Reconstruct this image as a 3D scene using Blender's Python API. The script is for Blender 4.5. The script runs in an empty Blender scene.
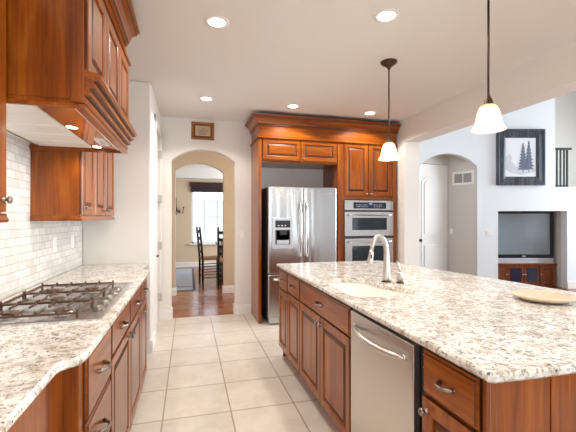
import bpy, bmesh, math, random
from mathutils import Vector, Matrix
random.seed(7)
S = bpy.context.scene
COL = S.collection
PI = math.pi
# ------------------------------------------------------------------ camera, world, lights, exposure
F_PX = 366.0
TH = math.atan(99 / F_PX)
cam_d = bpy.data.cameras.new('camera')
cam = bpy.data.objects.new('camera', cam_d); COL.objects.link(cam)
cam_d.sensor_width = 36.0; cam_d.sensor_fit = 'HORIZONTAL'
cam_d.lens = 36.0 * F_PX / 576.0
cam_d.shift_y = 2.5 / 576.0
cam_d.clip_start = 0.02
cam.location = (0, 0, 1.36)
cam.rotation_euler = (PI / 2, 0, -TH)
S.camera = cam
S.view_settings.view_transform = 'Standard'
S.view_settings.look = 'None'
S.view_settings.gamma = 1.0
S.view_settings.use_curve_mapping = False
S.view_settings.exposure = 0.46
W = bpy.data.worlds.new('world'); S.world = W; W.use_nodes = True
W.node_tree.nodes['Background'].inputs[0].default_value = (0.80, 0.90, 1.0, 1)
W.node_tree.nodes['Background'].inputs[1].default_value = 2.0


def area(name, loc, target, sx, sy, power, color):
    l = bpy.data.lights.new(name, 'AREA'); l.shape = 'RECTANGLE'; l.size = sx; l.size_y = sy
    l.energy = power; l.color = color
    o = bpy.data.objects.new(name, l); COL.objects.link(o); o.location = loc
    o.rotation_euler = (Vector(target) - Vector(loc)).to_track_quat('-Z', 'Y').to_euler()
    return o


DAY = (0.80, 0.92, 1.0)
WARM = (1.0, 0.94, 0.86)
# daylight: the windows behind the camera, the tall family room windows, the dining room; plus an unseen passage side light with no window
area('daylight_kitchen', (1.0, -2.4, 1.55), (1.0, 3, 1.3), 3.2, 1.7, 14, (0.97, 0.98, 1.0))
area('daylight_family', (8.9, 4.0, 2.0), (3, 4.5, 1.2), 2.0, 2.6, 150, DAY)
NK = area('daylight_nook', (8.9, 0.2, 1.9), (0, 1.9, 1.0), 4.0, 2.6, 80, (0.95, 0.98, 1.0))
NK.data.spread = math.radians(95)
area('daylight_dining', (3.3, 9.0, 1.6), (0, 9, 1.2), 1.8, 1.8, 110, DAY)
area('passage_side_light', (2.3, 6.05, 1.7), (0, 6.05, 1.3), 0.8, 1.6, 20, (1.0, 0.93, 0.85))
CAN_POWER = 43
PENDANT_POWER = 7


# ------------------------------------------------------------------ material helpers
def new_mat(name):
    m = bpy.data.materials.new(name); m.use_nodes = True
    nt = m.node_tree
    return m, nt, nt.nodes['Principled BSDF']


def plain(name, col, rough=0.5, metal=0.0, emit=None, strength=0.0, coat=0.0, bump=None, var=0.0):
    m, nt, b = new_mat(name)
    b.inputs['Base Color'].default_value = (*col, 1)
    b.inputs['Roughness'].default_value = rough
    b.inputs['Metallic'].default_value = metal
    if coat: b.inputs['Coat Weight'].default_value = coat
    if emit:
        b.inputs['Emission Color'].default_value = (*emit, 1)
        b.inputs['Emission Strength'].default_value = strength
    tc = nt.nodes.new('ShaderNodeTexCoord')
    if var:
        n = nt.nodes.new('ShaderNodeTexNoise'); n.inputs['Scale'].default_value = 3.0; n.inputs['Detail'].default_value = 4
        nt.links.new(tc.outputs['Object'], n.inputs['Vector'])
        r = nt.nodes.new('ShaderNodeValToRGB')
        r.color_ramp.elements[0].color = (*[c * (1 - var) for c in col], 1)
        r.color_ramp.elements[1].color = (*[min(1, c * (1 + var)) for c in col], 1)
        nt.links.new(n.outputs['Fac'], r.inputs['Fac']); nt.links.new(r.outputs['Color'], b.inputs['Base Color'])
    if bump:
        n2 = nt.nodes.new('ShaderNodeTexNoise'); n2.inputs['Scale'].default_value = bump[0]; n2.inputs['Detail'].default_value = 3
        nt.links.new(tc.outputs['Object'], n2.inputs['Vector'])
        bp = nt.nodes.new('ShaderNodeBump'); bp.inputs['Strength'].default_value = bump[1]; bp.inputs['Distance'].default_value = 0.005
        nt.links.new(n2.outputs['Fac'], bp.inputs['Height']); nt.links.new(bp.outputs['Normal'], b.inputs['Normal'])
    return m


def wood(name, axis, stops, rough=0.28, scale=1.0, coat=0.0):
    m, nt, b = new_mat(name)
    tc = nt.nodes.new('ShaderNodeTexCoord')
    mp = nt.nodes.new('ShaderNodeMapping')
    sc = [9.0 * scale] * 3; sc['xyz'.index(axis)] = 0.9 * scale
    mp.inputs['Scale'].default_value = sc
    nt.links.new(tc.outputs['Object'], mp.inputs['Vector'])
    n = nt.nodes.new('ShaderNodeTexNoise'); n.inputs['Scale'].default_value = 1.6; n.inputs['Detail'].default_value = 6
    n.inputs['Roughness'].default_value = 0.6; n.inputs['Distortion'].default_value = 0.6
    nt.links.new(mp.outputs['Vector'], n.inputs['Vector'])
    mp2 = nt.nodes.new('ShaderNodeMapping')
    sc2 = [90.0 * scale] * 3; sc2['xyz'.index(axis)] = 3.0 * scale
    mp2.inputs['Scale'].default_value = sc2
    nt.links.new(tc.outputs['Object'], mp2.inputs['Vector'])
    n2 = nt.nodes.new('ShaderNodeTexNoise'); n2.inputs['Scale'].default_value = 1.0; n2.inputs['Detail'].default_value = 3
    nt.links.new(mp2.outputs['Vector'], n2.inputs['Vector'])
    mx = nt.nodes.new('ShaderNodeMix'); mx.data_type = 'FLOAT'; mx.inputs[0].default_value = 0.3
    nt.links.new(n.outputs['Fac'], mx.inputs[2]); nt.links.new(n2.outputs['Fac'], mx.inputs[3])
    r = nt.nodes.new('ShaderNodeValToRGB')
    r.color_ramp.elements[0].position = 0.3; r.color_ramp.elements[0].color = (*stops[0], 1)
    r.color_ramp.elements[1].position = 0.7; r.color_ramp.elements[1].color = (*stops[2], 1)
    e = r.color_ramp.elements.new(0.5); e.color = (*stops[1], 1)
    nt.links.new(mx.outputs[0], r.inputs['Fac'])
    nt.links.new(r.outputs['Color'], b.inputs['Base Color'])
    b.inputs['Roughness'].default_value = rough
    b.inputs['Specular IOR Level'].default_value = 0.25
    b.inputs['Coat Weight'].default_value = coat; b.inputs['Coat Roughness'].default_value = 0.12
    return m


def ramp(nt, src, stops, interp='LINEAR'):
    r = nt.nodes.new('ShaderNodeValToRGB'); cr = r.color_ramp; cr.interpolation = interp
    cr.elements[0].position = stops[0][0]; cr.elements[0].color = (*stops[0][1], 1)
    cr.elements[1].position = stops[-1][0]; cr.elements[1].color = (*stops[-1][1], 1)
    for p, c in stops[1:-1]:
        e = cr.elements.new(p); e.color = (*c, 1)
    nt.links.new(src, r.inputs['Fac'])
    return r.outputs['Color']


def mixc(nt, fac, a, b):
    m = nt.nodes.new('ShaderNodeMix'); m.data_type = 'RGBA'
    for sock, v in ((m.inputs[0], fac), (m.inputs[6], a), (m.inputs[7], b)):
        if hasattr(v, 'links'): nt.links.new(v, sock)
        elif isinstance(v, tuple): sock.default_value = (*v, 1)
        else: sock.default_value = v
    return m.outputs[2]


def noise(nt, vec, scale, detail=4, rough=0.55, dist=0.0):
    n = nt.nodes.new('ShaderNodeTexNoise'); n.inputs['Scale'].default_value = scale; n.inputs['Detail'].default_value = detail
    n.inputs['Roughness'].default_value = rough; n.inputs['Distortion'].default_value = dist
    nt.links.new(vec, n.inputs['Vector'])
    return n.outputs['Fac']


def granite():
    m, nt, b = new_mat('speckled_granite')
    tc = nt.nodes.new('ShaderNodeTexCoord'); v = tc.outputs['Object']
    base = ramp(nt, noise(nt, v, 14, 5, 0.6, 0.8), [(0.3, (0.48, 0.41, 0.33)), (0.50, (0.74, 0.70, 0.63)), (0.7, (0.90, 0.885, 0.85))])
    br = ramp(nt, noise(nt, v, 46, 4, 0.6, 0.5), [(0.54, (0, 0, 0)), (0.62, (0.75, 0.75, 0.75))])
    c1 = mixc(nt, br, base, (0.30, 0.20, 0.12))
    gy = ramp(nt, noise(nt, v, 60, 3, 0.5, 0.3), [(0.57, (0, 0, 0)), (0.66, (0.8, 0.8, 0.8))])
    c2 = mixc(nt, gy, c1, (0.34, 0.32, 0.31))
    dk = ramp(nt, noise(nt, v, 85, 3, 0.5, 0.2), [(0.61, (0, 0, 0)), (0.69, (0.9, 0.9, 0.9))])
    c3 = mixc(nt, dk, c2, (0.045, 0.03, 0.025))
    nt.links.new(c3, b.inputs['Base Color'])
    b.inputs['Roughness'].default_value = 0.16
    return m


def grid_tiles(name, axes, bw, bh, mortar, offset, c1, c2, cm, rough, off=(0, 0), veins=True):
    m, nt, b = new_mat(name)
    tc = nt.nodes.new('ShaderNodeTexCoord')
    sp = nt.nodes.new('ShaderNodeSeparateXYZ'); nt.links.new(tc.outputs['Object'], sp.inputs[0])
    cb = nt.nodes.new('ShaderNodeCombineXYZ')
    for i in (0, 1):
        a = nt.nodes.new('ShaderNodeMath'); a.operation = 'ADD'; a.inputs[1].default_value = off[i]
        nt.links.new(sp.outputs['XYZ'.index(axes[i])], a.inputs[0]); nt.links.new(a.outputs[0], cb.inputs[i])
    bt = nt.nodes.new('ShaderNodeTexBrick')
    bt.offset = offset; bt.offset_frequency = 2; bt.squash = 1.0
    bt.inputs['Scale'].default_value = 1.0; bt.inputs['Brick Width'].default_value = bw; bt.inputs['Row Height'].default_value = bh
    bt.inputs['Mortar Size'].default_value = mortar; bt.inputs['Mortar Smooth'].default_value = 0.1
    bt.inputs['Color1'].default_value = (*c1, 1); bt.inputs['Color2'].default_value = (*c2, 1); bt.inputs['Mortar'].default_value = (*cm, 1)
    bt.inputs['Bias'].default_value = 0.0
    nt.links.new(cb.outputs[0], bt.inputs['Vector'])
    col = bt.outputs['Color']
    if veins:
        nv = ramp(nt, noise(nt, tc.outputs['Object'], 5, 6, 0.6, 0.8), [(0.3, (0.86, 0.84, 0.81)), (0.65, (1, 1, 1))])
        mm = nt.nodes.new('ShaderNodeMix'); mm.data_type = 'RGBA'; mm.blend_type = 'MULTIPLY'; mm.inputs[0].default_value = 1
        nt.links.new(col, mm.inputs[6]); nt.links.new(nv, mm.inputs[7]); col = mm.outputs[2]
    nt.links.new(col, b.inputs['Base Color'])
    bp = nt.nodes.new('ShaderNodeBump'); bp.inputs['Strength'].default_value = 0.35; bp.inputs['Distance'].default_value = 0.003; bp.invert = True
    nt.links.new(bt.outputs['Fac'], bp.inputs['Height']); nt.links.new(bp.outputs['Normal'], b.inputs['Normal'])
    b.inputs['Roughness'].default_value = rough
    return m


CH = [(0.115, 0.020, 0.002), (0.265, 0.060, 0.003), (0.43, 0.128, 0.010)]
M = {}
M['wood_z'] = wood('cherry_upright_grain', 'z', CH, coat=0.4)
M['wood_y'] = wood('cherry_level_grain', 'y', CH, coat=0.4)
M['wood_x'] = wood('cherry_cross_grain', 'x', CH, coat=0.4)
M['dark_faces'] = plain('dark_brown_line', (0.10, 0.027, 0.006), 0.4)  # dark brown for panel grooves, front edges and moulding steps
M['walnut'] = wood('dark_oak_dining', 'z', [(0.012, 0.006, 0.004), (0.025, 0.012, 0.008), (0.05, 0.022, 0.012)], 0.35)
M['rush'] = plain('woven_seat', (0.38, 0.17, 0.06), 0.7, var=0.2)
M['stand_wood'] = wood('red_mahogany', 'z', [(0.09, 0.02, 0.008), (0.2, 0.05, 0.015), (0.36, 0.11, 0.03)], 0.3)
M['granite'] = granite()
M['tile'] = grid_tiles('floor_tile', 'XY', 0.458, 0.458, 0.0055, 0.0, (0.79, 0.72, 0.64), (0.74, 0.675, 0.60), (0.43, 0.34, 0.26), 0.32, (0.172 + 4.58, 0.15 + 4.58))
M['splash'] = grid_tiles('marble_subway_tile', 'YZ', 0.105, 0.050, 0.002, 0.5, (0.84, 0.82, 0.78), (0.68, 0.66, 0.62), (0.50, 0.48, 0.45), 0.2, (5, 0.005))
M['wall'] = plain('warm_white_paint', (0.82, 0.79, 0.745), 0.75, bump=(60, 0.15))
M['ceiling'] = plain('ceiling_paint', (0.82, 0.80, 0.76), 0.85, bump=(70, 0.2))
M['family'] = plain('cool_white_paint', (0.79, 0.83, 0.86), 0.75, bump=(60, 0.12))
M['greige'] = plain('greige_paint', (0.62, 0.58, 0.53), 0.75, bump=(60, 0.12))
M['tan'] = plain('tan_paint', (0.66, 0.51, 0.36), 0.75, bump=(60, 0.12))
M['trim'] = plain('white_gloss_trim', (0.85, 0.83, 0.80), 0.35)
M['steel'] = plain('brushed_steel', (0.62, 0.62, 0.62), 0.26, 1.0)


def waved_steel():
    m = plain('rolled_steel_door', (0.54, 0.54, 0.54), 0.24, 1.0); nt = m.node_tree; b = nt.nodes['Principled BSDF']
    tc = nt.nodes.new('ShaderNodeTexCoord'); mp = nt.nodes.new('ShaderNodeMapping'); mp.inputs['Scale'].default_value = (5.5, 1, 0.35)
    nt.links.new(tc.outputs['Object'], mp.inputs['Vector'])
    h = noise(nt, mp.outputs['Vector'], 1.0, 2, 0.4, 0.5)
    bp = nt.nodes.new('ShaderNodeBump'); bp.inputs['Strength'].default_value = 0.9; bp.inputs['Distance'].default_value = 0.02
    nt.links.new(h, bp.inputs['Height']); nt.links.new(bp.outputs['Normal'], b.inputs['Normal'])
    return m



M['steel_dw'] = plain('brushed_steel_warm', (0.66, 0.63, 0.60), 0.30, 1.0)
M['chrome'] = plain('polished_chrome', (0.85, 0.85, 0.84), 0.12, 1.0)
M['nickel'] = plain('satin_nickel', (0.55, 0.53, 0.50), 0.34, 1.0)
M['pewter'] = plain('dark_pewter', (0.30, 0.27, 0.24), 0.3, 1.0)
M['bronze'] = plain('oil_rubbed_bronze', (0.085, 0.045, 0.028), 0.4, 0.7)
M['black'] = plain('black_plastic', (0.012, 0.012, 0.014), 0.35)
M['charcoal'] = plain('charcoal_side', (0.05, 0.05, 0.055), 0.45)
M['glass_dark'] = plain('dark_oven_glass', (0.02, 0.03, 0.035), 0.06)
M['display'] = plain('display_glow', (0.01, 0.01, 0.02), 0.1, emit=(0.25, 0.35, 0.9), strength=0.7)
M['ink'] = plain('dark_print', (0.10, 0.09, 0.10), 0.5)
M['iron'] = plain('cast_iron_brown', (0.11, 0.06, 0.035), 0.35, 0.4)
M['sink'] = plain('cream_sink', (0.90, 0.87, 0.80), 0.25)
M['cream'] = plain('cream_panel', (0.90, 0.88, 0.83), 0.35)
M['bulb'] = plain('lit_lens', (1, 1, 1), 0.5, emit=(1.0, 0.90, 0.76), strength=6.0)
M['shade'] = plain('frosted_shade', (0.9, 0.82, 0.68), 0.4, emit=(1.0, 0.86, 0.66), strength=0.3)
M['door_paint'] = plain('soft_white_door', (0.74, 0.71, 0.67), 0.45)
M['hoodlamp'] = plain('hood_lamp_lens', (1, 1, 1), 0.5, emit=(1.0, 0.93, 0.82), strength=4.0)
M['platter'] = wood('bleached_wood', 'x', [(0.50, 0.37, 0.24), (0.66, 0.52, 0.37), (0.78, 0.66, 0.50)], 0.4)


def shade_glass():
    m, nt, b = new_mat('frosted_bell_glass')
    out = nt.nodes['Material Output']
    d = nt.nodes.new('ShaderNodeBsdfDiffuse'); d.inputs[0].default_value = (0.82, 0.72, 0.56, 1)
    t = nt.nodes.new('ShaderNodeBsdfTranslucent'); t.inputs[0].default_value = (0.98, 0.88, 0.72, 1)
    mx = nt.nodes.new('ShaderNodeMixShader'); mx.inputs[0].default_value = 0.6
    nt.links.new(d.outputs[0], mx.inputs[1]); nt.links.new(t.outputs[0], mx.inputs[2]); nt.links.new(mx.outputs[0], out.inputs[0])
    return m


M['shade'] = shade_glass()
M['frame_blue'] = wood('weathered_slate_frame', 'z', [(0.02, 0.024, 0.035), (0.06, 0.07, 0.09), (0.17, 0.19, 0.23)], 0.35)
M['paper'] = plain('pale_print_paper', (0.80, 0.82, 0.88), 0.6)
M['pine'] = plain('blue_grey_ink', (0.14, 0.17, 0.24), 0.7, var=0.4)
M['mist'] = plain('pale_grey_ink', (0.60, 0.62, 0.68), 0.7, var=0.2)
M['gold_wood'] = wood('golden_oak_frame', 'x', [(0.20, 0.08, 0.02), (0.36, 0.16, 0.05), (0.52, 0.26, 0.10)], 0.35)
M['plaque'] = plain('tan_plaque', (0.56, 0.40, 0.24), 0.5, var=0.15)
M['tvglass'] = plain('tv_screen', (0.22, 0.26, 0.29), 0.12)
M['tvblack'] = plain('tv_bezel', (0.01, 0.012, 0.02), 0.2)
M['navy'] = plain('smoked_glass_door', (0.012, 0.018, 0.045), 0.1)
M['silver'] = plain('silver_plastic', (0.55, 0.57, 0.60), 0.35, 0.5)
M['rug'] = plain('grey_blue_rug', (0.40, 0.44, 0.50), 0.55, var=0.25)
M['rug_edge'] = plain('rug_dark_border', (0.10, 0.10, 0.13), 0.8)
M['valance'] = plain('dark_woven_shade', (0.035, 0.012, 0.012), 0.7, var=0.3)
M['red'] = plain('red_fruit', (0.45, 0.05, 0.05), 0.4)
M['stone'] = grid_tiles('pale_stone', 'XZ', 0.5, 0.22, 0.01, 0.5, (0.72, 0.76, 0.80), (0.62, 0.67, 0.73), (0.85, 0.87, 0.9), 0.8, (5, 0))
M['grey_vent'] = plain('grille_bar_grey', (0.30, 0.29, 0.28), 0.6)  # plain mid grey of the vent grilles and window bars


def glass():
    m, nt, b = new_mat('clear_pane')
    b.inputs['Base Color'].default_value = (1, 1, 1, 1); b.inputs['Roughness'].default_value = 0.0
    b.inputs['Transmission Weight'].default_value = 1.0; b.inputs['IOR'].default_value = 1.02
    return m


M['glass'] = glass()


def planks():
    m, nt, b = new_mat('cherry_plank_floor')
    tc = nt.nodes.new('ShaderNodeTexCoord')
    bt = nt.nodes.new('ShaderNodeTexBrick'); bt.offset = 0.37
    bt.inputs['Scale'].default_value = 1; bt.inputs['Brick Width'].default_value = 1.1; bt.inputs['Row Height'].default_value = 0.085
    bt.inputs['Mortar Size'].default_value = 0.002
    bt.inputs['Color1'].default_value = (0.20, 0.055, 0.018, 1); bt.inputs['Color2'].default_value = (0.34, 0.11, 0.035, 1); bt.inputs['Mortar'].default_value = (0.05, 0.015, 0.008, 1)
    nt.links.new(tc.outputs['Object'], bt.inputs['Vector'])
    nt.links.new(bt.outputs['Color'], b.inputs['Base Color'])
    b.inputs['Roughness'].default_value = 0.2
    return m


M['planks'] = planks()
M['steel_wave'] = waved_steel()

# ------------------------------------------------------------------ mesh helpers
FRAME = {}


def B(): return bmesh.new()


def box(bm, x0, x1, y0, y1, z0, z1, bev=0.0, seg=2):
    vs = [bm.verts.new((x, y, z)) for x in (x0, x1) for y in (y0, y1) for z in (z0, z1)]
    idx = [(0, 1, 3, 2), (4, 6, 7, 5), (0, 4, 5, 1), (2, 3, 7, 6), (0, 2, 6, 4), (1, 5, 7, 3)]
    fs = [bm.faces.new([vs[i] for i in q]) for q in idx]
    if bev:
        es = list({e for f in fs for e in f.edges})
        bmesh.ops.bevel(bm, geom=es, offset=bev, segments=seg, affect='EDGES', profile=0.5)
    return bm


def tube(bm, pts, r, n=10):
    pts = [Vector(p) for p in pts]
    rs = r if isinstance(r, (list, tuple)) else [r] * len(pts)
    rings = []; ref = None
    for i, p in enumerate(pts):
        t = (pts[min(i + 1, len(pts) - 1)] - pts[max(i - 1, 0)]).normalized()
        if ref is None:
            ref = Vector((0, 0, 1)) if abs(t.z) < 0.9 else Vector((1, 0, 0))
        a = (ref - t * ref.dot(t)).normalized(); b = t.cross(a); ref = a
        rings.append([bm.verts.new(p + (a * math.cos(2 * PI * k / n) + b * math.sin(2 * PI * k / n)) * rs[i]) for k in range(n)])
    for i in range(len(rings) - 1):
        for k in range(n):
            f = bm.faces.new((rings[i][k], rings[i][(k + 1) % n], rings[i + 1][(k + 1) % n], rings[i + 1][k])); f.smooth = True
    bm.faces.new(rings[0][::-1]); bm.faces.new(rings[-1])
    return bm


def lathe(bm, prof, c, axis=(0, 0, 1), n=28):
    ax = Vector(axis).normalized()
    u = ax.orthogonal().normalized(); w = ax.cross(u); c = Vector(c)
    rings = []
    for r, h in prof:
        if r < 1e-6: rings.append([bm.verts.new(c + ax * h)])
        else: rings.append([bm.verts.new(c + ax * h + (u * math.cos(2 * PI * k / n) + w * math.sin(2 * PI * k / n)) * r) for k in range(n)])
    for a, b in zip(rings, rings[1:]):
        if len(a) == 1 and len(b) == 1: continue
        for k in range(n):
            k2 = (k + 1) % n
            if len(a) == 1: f = bm.faces.new((a[0], b[k2], b[k]))
            elif len(b) == 1: f = bm.faces.new((a[k], a[k2], b[0]))
            else: f = bm.faces.new((a[k], a[k2], b[k2], b[k]))
            f.smooth = True
    if len(rings[0]) > 1: bm.faces.new(rings[0][::-1])
    if len(rings[-1]) > 1: bm.faces.new(rings[-1])
    return bm


def prism(bm, pts, vec, bev=0.0):
    vec = Vector(vec)
    a = [bm.verts.new(p) for p in pts]; b = [bm.verts.new(Vector(p) + vec) for p in pts]
    fs = [bm.faces.new(a), bm.faces.new(b[::-1])]
    n = len(a)
    for i in range(n): fs.append(bm.faces.new((a[i], b[i], b[(i + 1) % n], a[(i + 1) % n])))
    if bev:
        es = list({e for f in fs[:2] for e in f.edges})
        bmesh.ops.bevel(bm, geom=es, offset=bev, segments=2, affect='EDGES', profile=0.5)
    return bm


def sweep(bm, prof, path, dark_faces=()):
    """prof: closed list of (out, z); path: list of (x, y, ox, oy), the profile mitred at each."""
    rows = [[bm.verts.new((x + o * ox, y + o * oy, z)) for o, z in prof] for x, y, ox, oy in path]
    n = len(prof)
    for a, b in zip(rows, rows[1:]):
        for i in range(n):
            f = bm.faces.new((a[i], a[(i + 1) % n], b[(i + 1) % n], b[i])); f.material_index = 1 if i in dark_faces else 0
    bm.faces.new(rows[0][::-1]); bm.faces.new(rows[-1])
    return bm


def rings_panel(bm, O, U, V, N, w, h, prof, dark_faces=()):
    """nested rectangles: prof is a list of (inset, depth along N); first ring is capped as the back, last as the face."""
    O, U, V, N = Vector(O), Vector(U), Vector(V), Vector(N)
    rs = []
    for i, d in prof:
        rs.append([bm.verts.new(O + U * u + V * v + N * d) for u, v in ((i, i), (w - i, i), (w - i, h - i), (i, h - i))])
    bm.faces.new(rs[0][::-1])
    for j, (a, b) in enumerate(zip(rs, rs[1:])):
        for k in range(4):
            f = bm.faces.new((a[k], a[(k + 1) % 4], b[(k + 1) % 4], b[k])); f.material_index = 1 if j in dark_faces else 0
    bm.faces.new(rs[-1])
    return bm


def raised_door(bm, O, U, V, N, w, h, rail=0.055, t=0.02):
    rail = min(rail, w * 0.28, h * 0.28)
    return rings_panel(bm, O, U, V, N, w, h, [(0, 0), (0, t - 0.004), (0.004, t), (rail - 0.008, t), (rail, t - 0.004), (rail + 0.003, t - 0.012), (rail + 0.008, t - 0.012), (rail + 0.030, t - 0.002), (rail + 0.033, t - 0.002)], (0, 5, 6))


def slab_front(bm, O, U, V, N, w, h, t=0.02):
    return rings_panel(bm, O, U, V, N, w, h, [(0, 0), (0, t - 0.009), (0.004, t - 0.006), (0.009, t - 0.005), (0.012, t), (0.02, t)], (0, 3))


def finish(bm, smooth_angle=None):
    bmesh.ops.recalc_face_normals(bm, faces=bm.faces)


def obj(name, bm, mat, parent=None, loc=(0, 0, 0), rotz=0.0):
    """one mesh object; the mesh is drawn in its thing's frame before rotation."""
    if parent is not None: base = FRAME[parent.name]
    else: base = Vector(loc)
    bmesh.ops.recalc_face_normals(bm, faces=bm.faces)
    bmesh.ops.translate(bm, vec=-Vector(base), verts=bm.verts)
    me = bpy.data.meshes.new(name); bm.to_mesh(me); bm.free()
    me.materials.append(M[mat] if isinstance(mat, str) else mat)
    if any(p.material_index for p in me.polygons): me.materials.append(M['dark_faces'])
    o = bpy.data.objects.new(name, me); COL.objects.link(o)
    if parent is not None:
        o.parent = parent
    else:
        v = Vector(base); v.rotate(Matrix.Rotation(rotz, 3, 'Z')); o.location = v; o.rotation_euler = (0, 0, rotz)
    FRAME[o.name] = Vector(base)
    return o


def tag(o, label, cat, group=None, kind=None):
    o['label'] = label; o['category'] = cat
    if group: o['group'] = group
    if kind: o['kind'] = kind
    return o


def thing(name, label, cat, loc, rotz=0.0, group=None):
    o = bpy.data.objects.new(name, None); COL.objects.link(o)
    o.empty_display_size = 0.1
    FRAME[o.name] = Vector(loc)
    v = Vector(loc); v.rotate(Matrix.Rotation(rotz, 3, 'Z')); o.location = v; o.rotation_euler = (0, 0, rotz)
    return tag(o, label, cat, group)


def struct(name, bm, mat, label=None, cat=None, rotz=0.0, parent=None):
    o = obj(name, bm, mat, parent, (0, 0, 0), rotz)
    if parent is None:
        o['kind'] = 'structure'
        if label: o['label'] = label
        if cat: o['category'] = cat
    return o


def dup(root, loc, label=None, rotz=None):
    def cp(o, par):
        c = o.copy(); COL.objects.link(c)
        if par: c.parent = par
        for ch in list(o.children): cp(ch, c)
        return c
    r = cp(root, None); r.location = loc
    if rotz is not None: r.rotation_euler = (0, 0, rotz)
    if label: r['label'] = label
    return r


def arc(cx, cz, half, rise, n=18):
    """points of a segmental arch from +half to -half (springing at cz)."""
    R = (half * half + rise * rise) / (2 * rise); zc = cz + rise - R
    a0 = math.asin(half / R)
    return [(cx + R * math.sin(a0 - 2 * a0 * i / n), zc + R * math.cos(a0 - 2 * a0 * i / n)) for i in range(n + 1)]


def smooth_closed(pts, n=6):
    """Catmull-Rom through a closed 2D outline."""
    out = []; L = len(pts)
    for i in range(L):
        p0, p1, p2, p3 = pts[i - 1], pts[i], pts[(i + 1) % L], pts[(i + 2) % L]
        for k in range(n):
            t = k / n
            out.append(tuple(0.5 * (2 * p1[j] + (-p0[j] + p2[j]) * t + (2 * p0[j] - 5 * p1[j] + 4 * p2[j] - p3[j]) * t * t + (-p0[j] + 3 * p1[j] - 3 * p2[j] + p3[j]) * t ** 3) for j in (0, 1)))
    return out


def offset_loop(pts, d):
    """move a closed outline inwards by d (outline anticlockwise)."""
    out = []; L = len(pts)
    for i in range(L):
        a, p, b = Vector(pts[i - 1]), Vector(pts[i]), Vector(pts[(i + 1) % L])
        t1 = (p - a).normalized(); t2 = (b - p).normalized()
        n1 = Vector((-t1.y, t1.x)); n2 = Vector((-t2.y, t2.x))
        m = (n1 + n2); m = m / max(0.35, m.length_squared / 2)
        out.append((p.x + m.x * d, p.y + m.y * d))
    return out


def slab(outline, z0, z1, hole=None, ease=0.008):
    """a worktop with an eased edge and an optional cut-out."""
    bm = B()
    levels = [(ease, z0), (0, z0 + ease), (0, z1 - ease), (ease * 0.35, z1 - ease * 0.35), (ease, z1)]
    loops = [[bm.verts.new((x, y, z)) for x, y in (offset_loop(outline, d) if d else outline)] for d, z in levels]
    n = len(outline)
    for a, b in zip(loops, loops[1:]):
        for k in range(n): bm.faces.new((a[k], a[(k + 1) % n], b[(k + 1) % n], b[k]))
    inner = None
    if hole:
        inner = [[bm.verts.new((x, y, z)) for x, y in hole] for z in (z0, z1)]
        m = len(hole)
        for k in range(m): bm.faces.new((inner[0][k], inner[0][(k + 1) % m], inner[1][(k + 1) % m], inner[1][k]))
    for li, k in ((0, 0), (-1, 1)):
        lp = loops[li]
        es = [bm.edges.get((lp[i], lp[(i + 1) % n])) for i in range(n)]
        if hole: es += [bm.edges.get((inner[k][i], inner[k][(i + 1) % len(hole)])) for i in range(len(hole))]
        bmesh.ops.triangle_fill(bm, use_beauty=True, use_dissolve=False, edges=es)
    return bm


def pull(bm, c, along, out, L=0.11, d=0.03, r=0.006):
    """bow handle: c on the front surface, along and out unit vectors."""
    c, along, out = Vector(c), Vector(along), Vector(out)
    pts, rs = [], []
    for i in range(13):
        t = -1 + i / 6
        pts.append(c + along * (t * L / 2) + out * (d * (1 - abs(t) ** 3.0) + 0.002)); rs.append(r * (1.7 if abs(t) > 0.95 else 1.25 if abs(t) > 0.8 else 1.0 + 0.25 * (1 - abs(t))))
    tube(bm, pts, rs, 8)
    for s in (-1, 1): lathe(bm, [(0.009, 0), (0.009, 0.003), (0.005, 0.006)], c + along * (s * L / 2), out, 12)
    return bm


def knob(bm, c, out, r=0.015):
    return lathe(bm, [(r * 0.75, 0), (r * 0.7, 0.003), (r * 0.4, 0.007), (r * 0.38, 0.014), (r * 0.9, 0.019), (r, 0.023), (r * 0.85, 0.028), (r * 0.4, 0.031), (0, 0.0315)], c, out, 16)


X, Y, Z = Vector((1, 0, 0)), Vector((0, 1, 0)), Vector((0, 0, 1))

# ================================================================== THE SETTING
WX, BY, CEIL = -1.0, 5.22, 2.74          # left wall, back wall, ceiling
RX0, RX1, JAMB = 2.90, 3.13, 4.50        # wall to the family room
struct('floor', box(B(), WX - 0.12, RX0 + 0.1, -2.6, BY + 0.005, -0.06, 0), 'tile', 'beige square tile kitchen floor', 'floor')
struct('floor_wood', box(B(), -3.5, 3.6, BY + 0.005, 11.3, -0.06, 0), 'planks', 'reddish plank floor beyond the arch', 'floor')
struct('floor_family', box(B(), RX0 + 0.1, 11.0, -2.6, 10.5, -0.07, -0.001), 'planks', 'plank floor of the family room', 'floor')
struct('ceiling', box(B(), WX - 0.12, RX0, -2.6, BY + 0.14, CEIL, CEIL + 0.1), 'ceiling', 'beige kitchen ceiling', 'ceiling')
struct('wall_left', box(B(), WX - 0.12, WX, -2.6, 5.36, 0, CEIL), 'wall', 'pale wall behind the cooktop counter', 'wall')
# tile field of the splashback on that wall
struct('trim_1', box(B(), WX, WX + 0.008, -0.5, 3.93, 0.915, 1.83), 'splash', 'white marble brick tile splashback behind the cooktop', 'tile splashback')
# back wall with the arch
bm = B()
pts = [(-0.40, 0), (-0.40, CEIL), (RX0, CEIL), (RX0, 0), (0.632, 0)] + arc(0.2, 2.16, 0.432, 0.165) + [(-0.232, 0)]
prism(bm, [(x, BY, z) for x, z in pts], (0, 0.14, 0))
struct('wall_back', bm, 'wall', 'pale back wall with an arched opening', 'wall')
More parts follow.
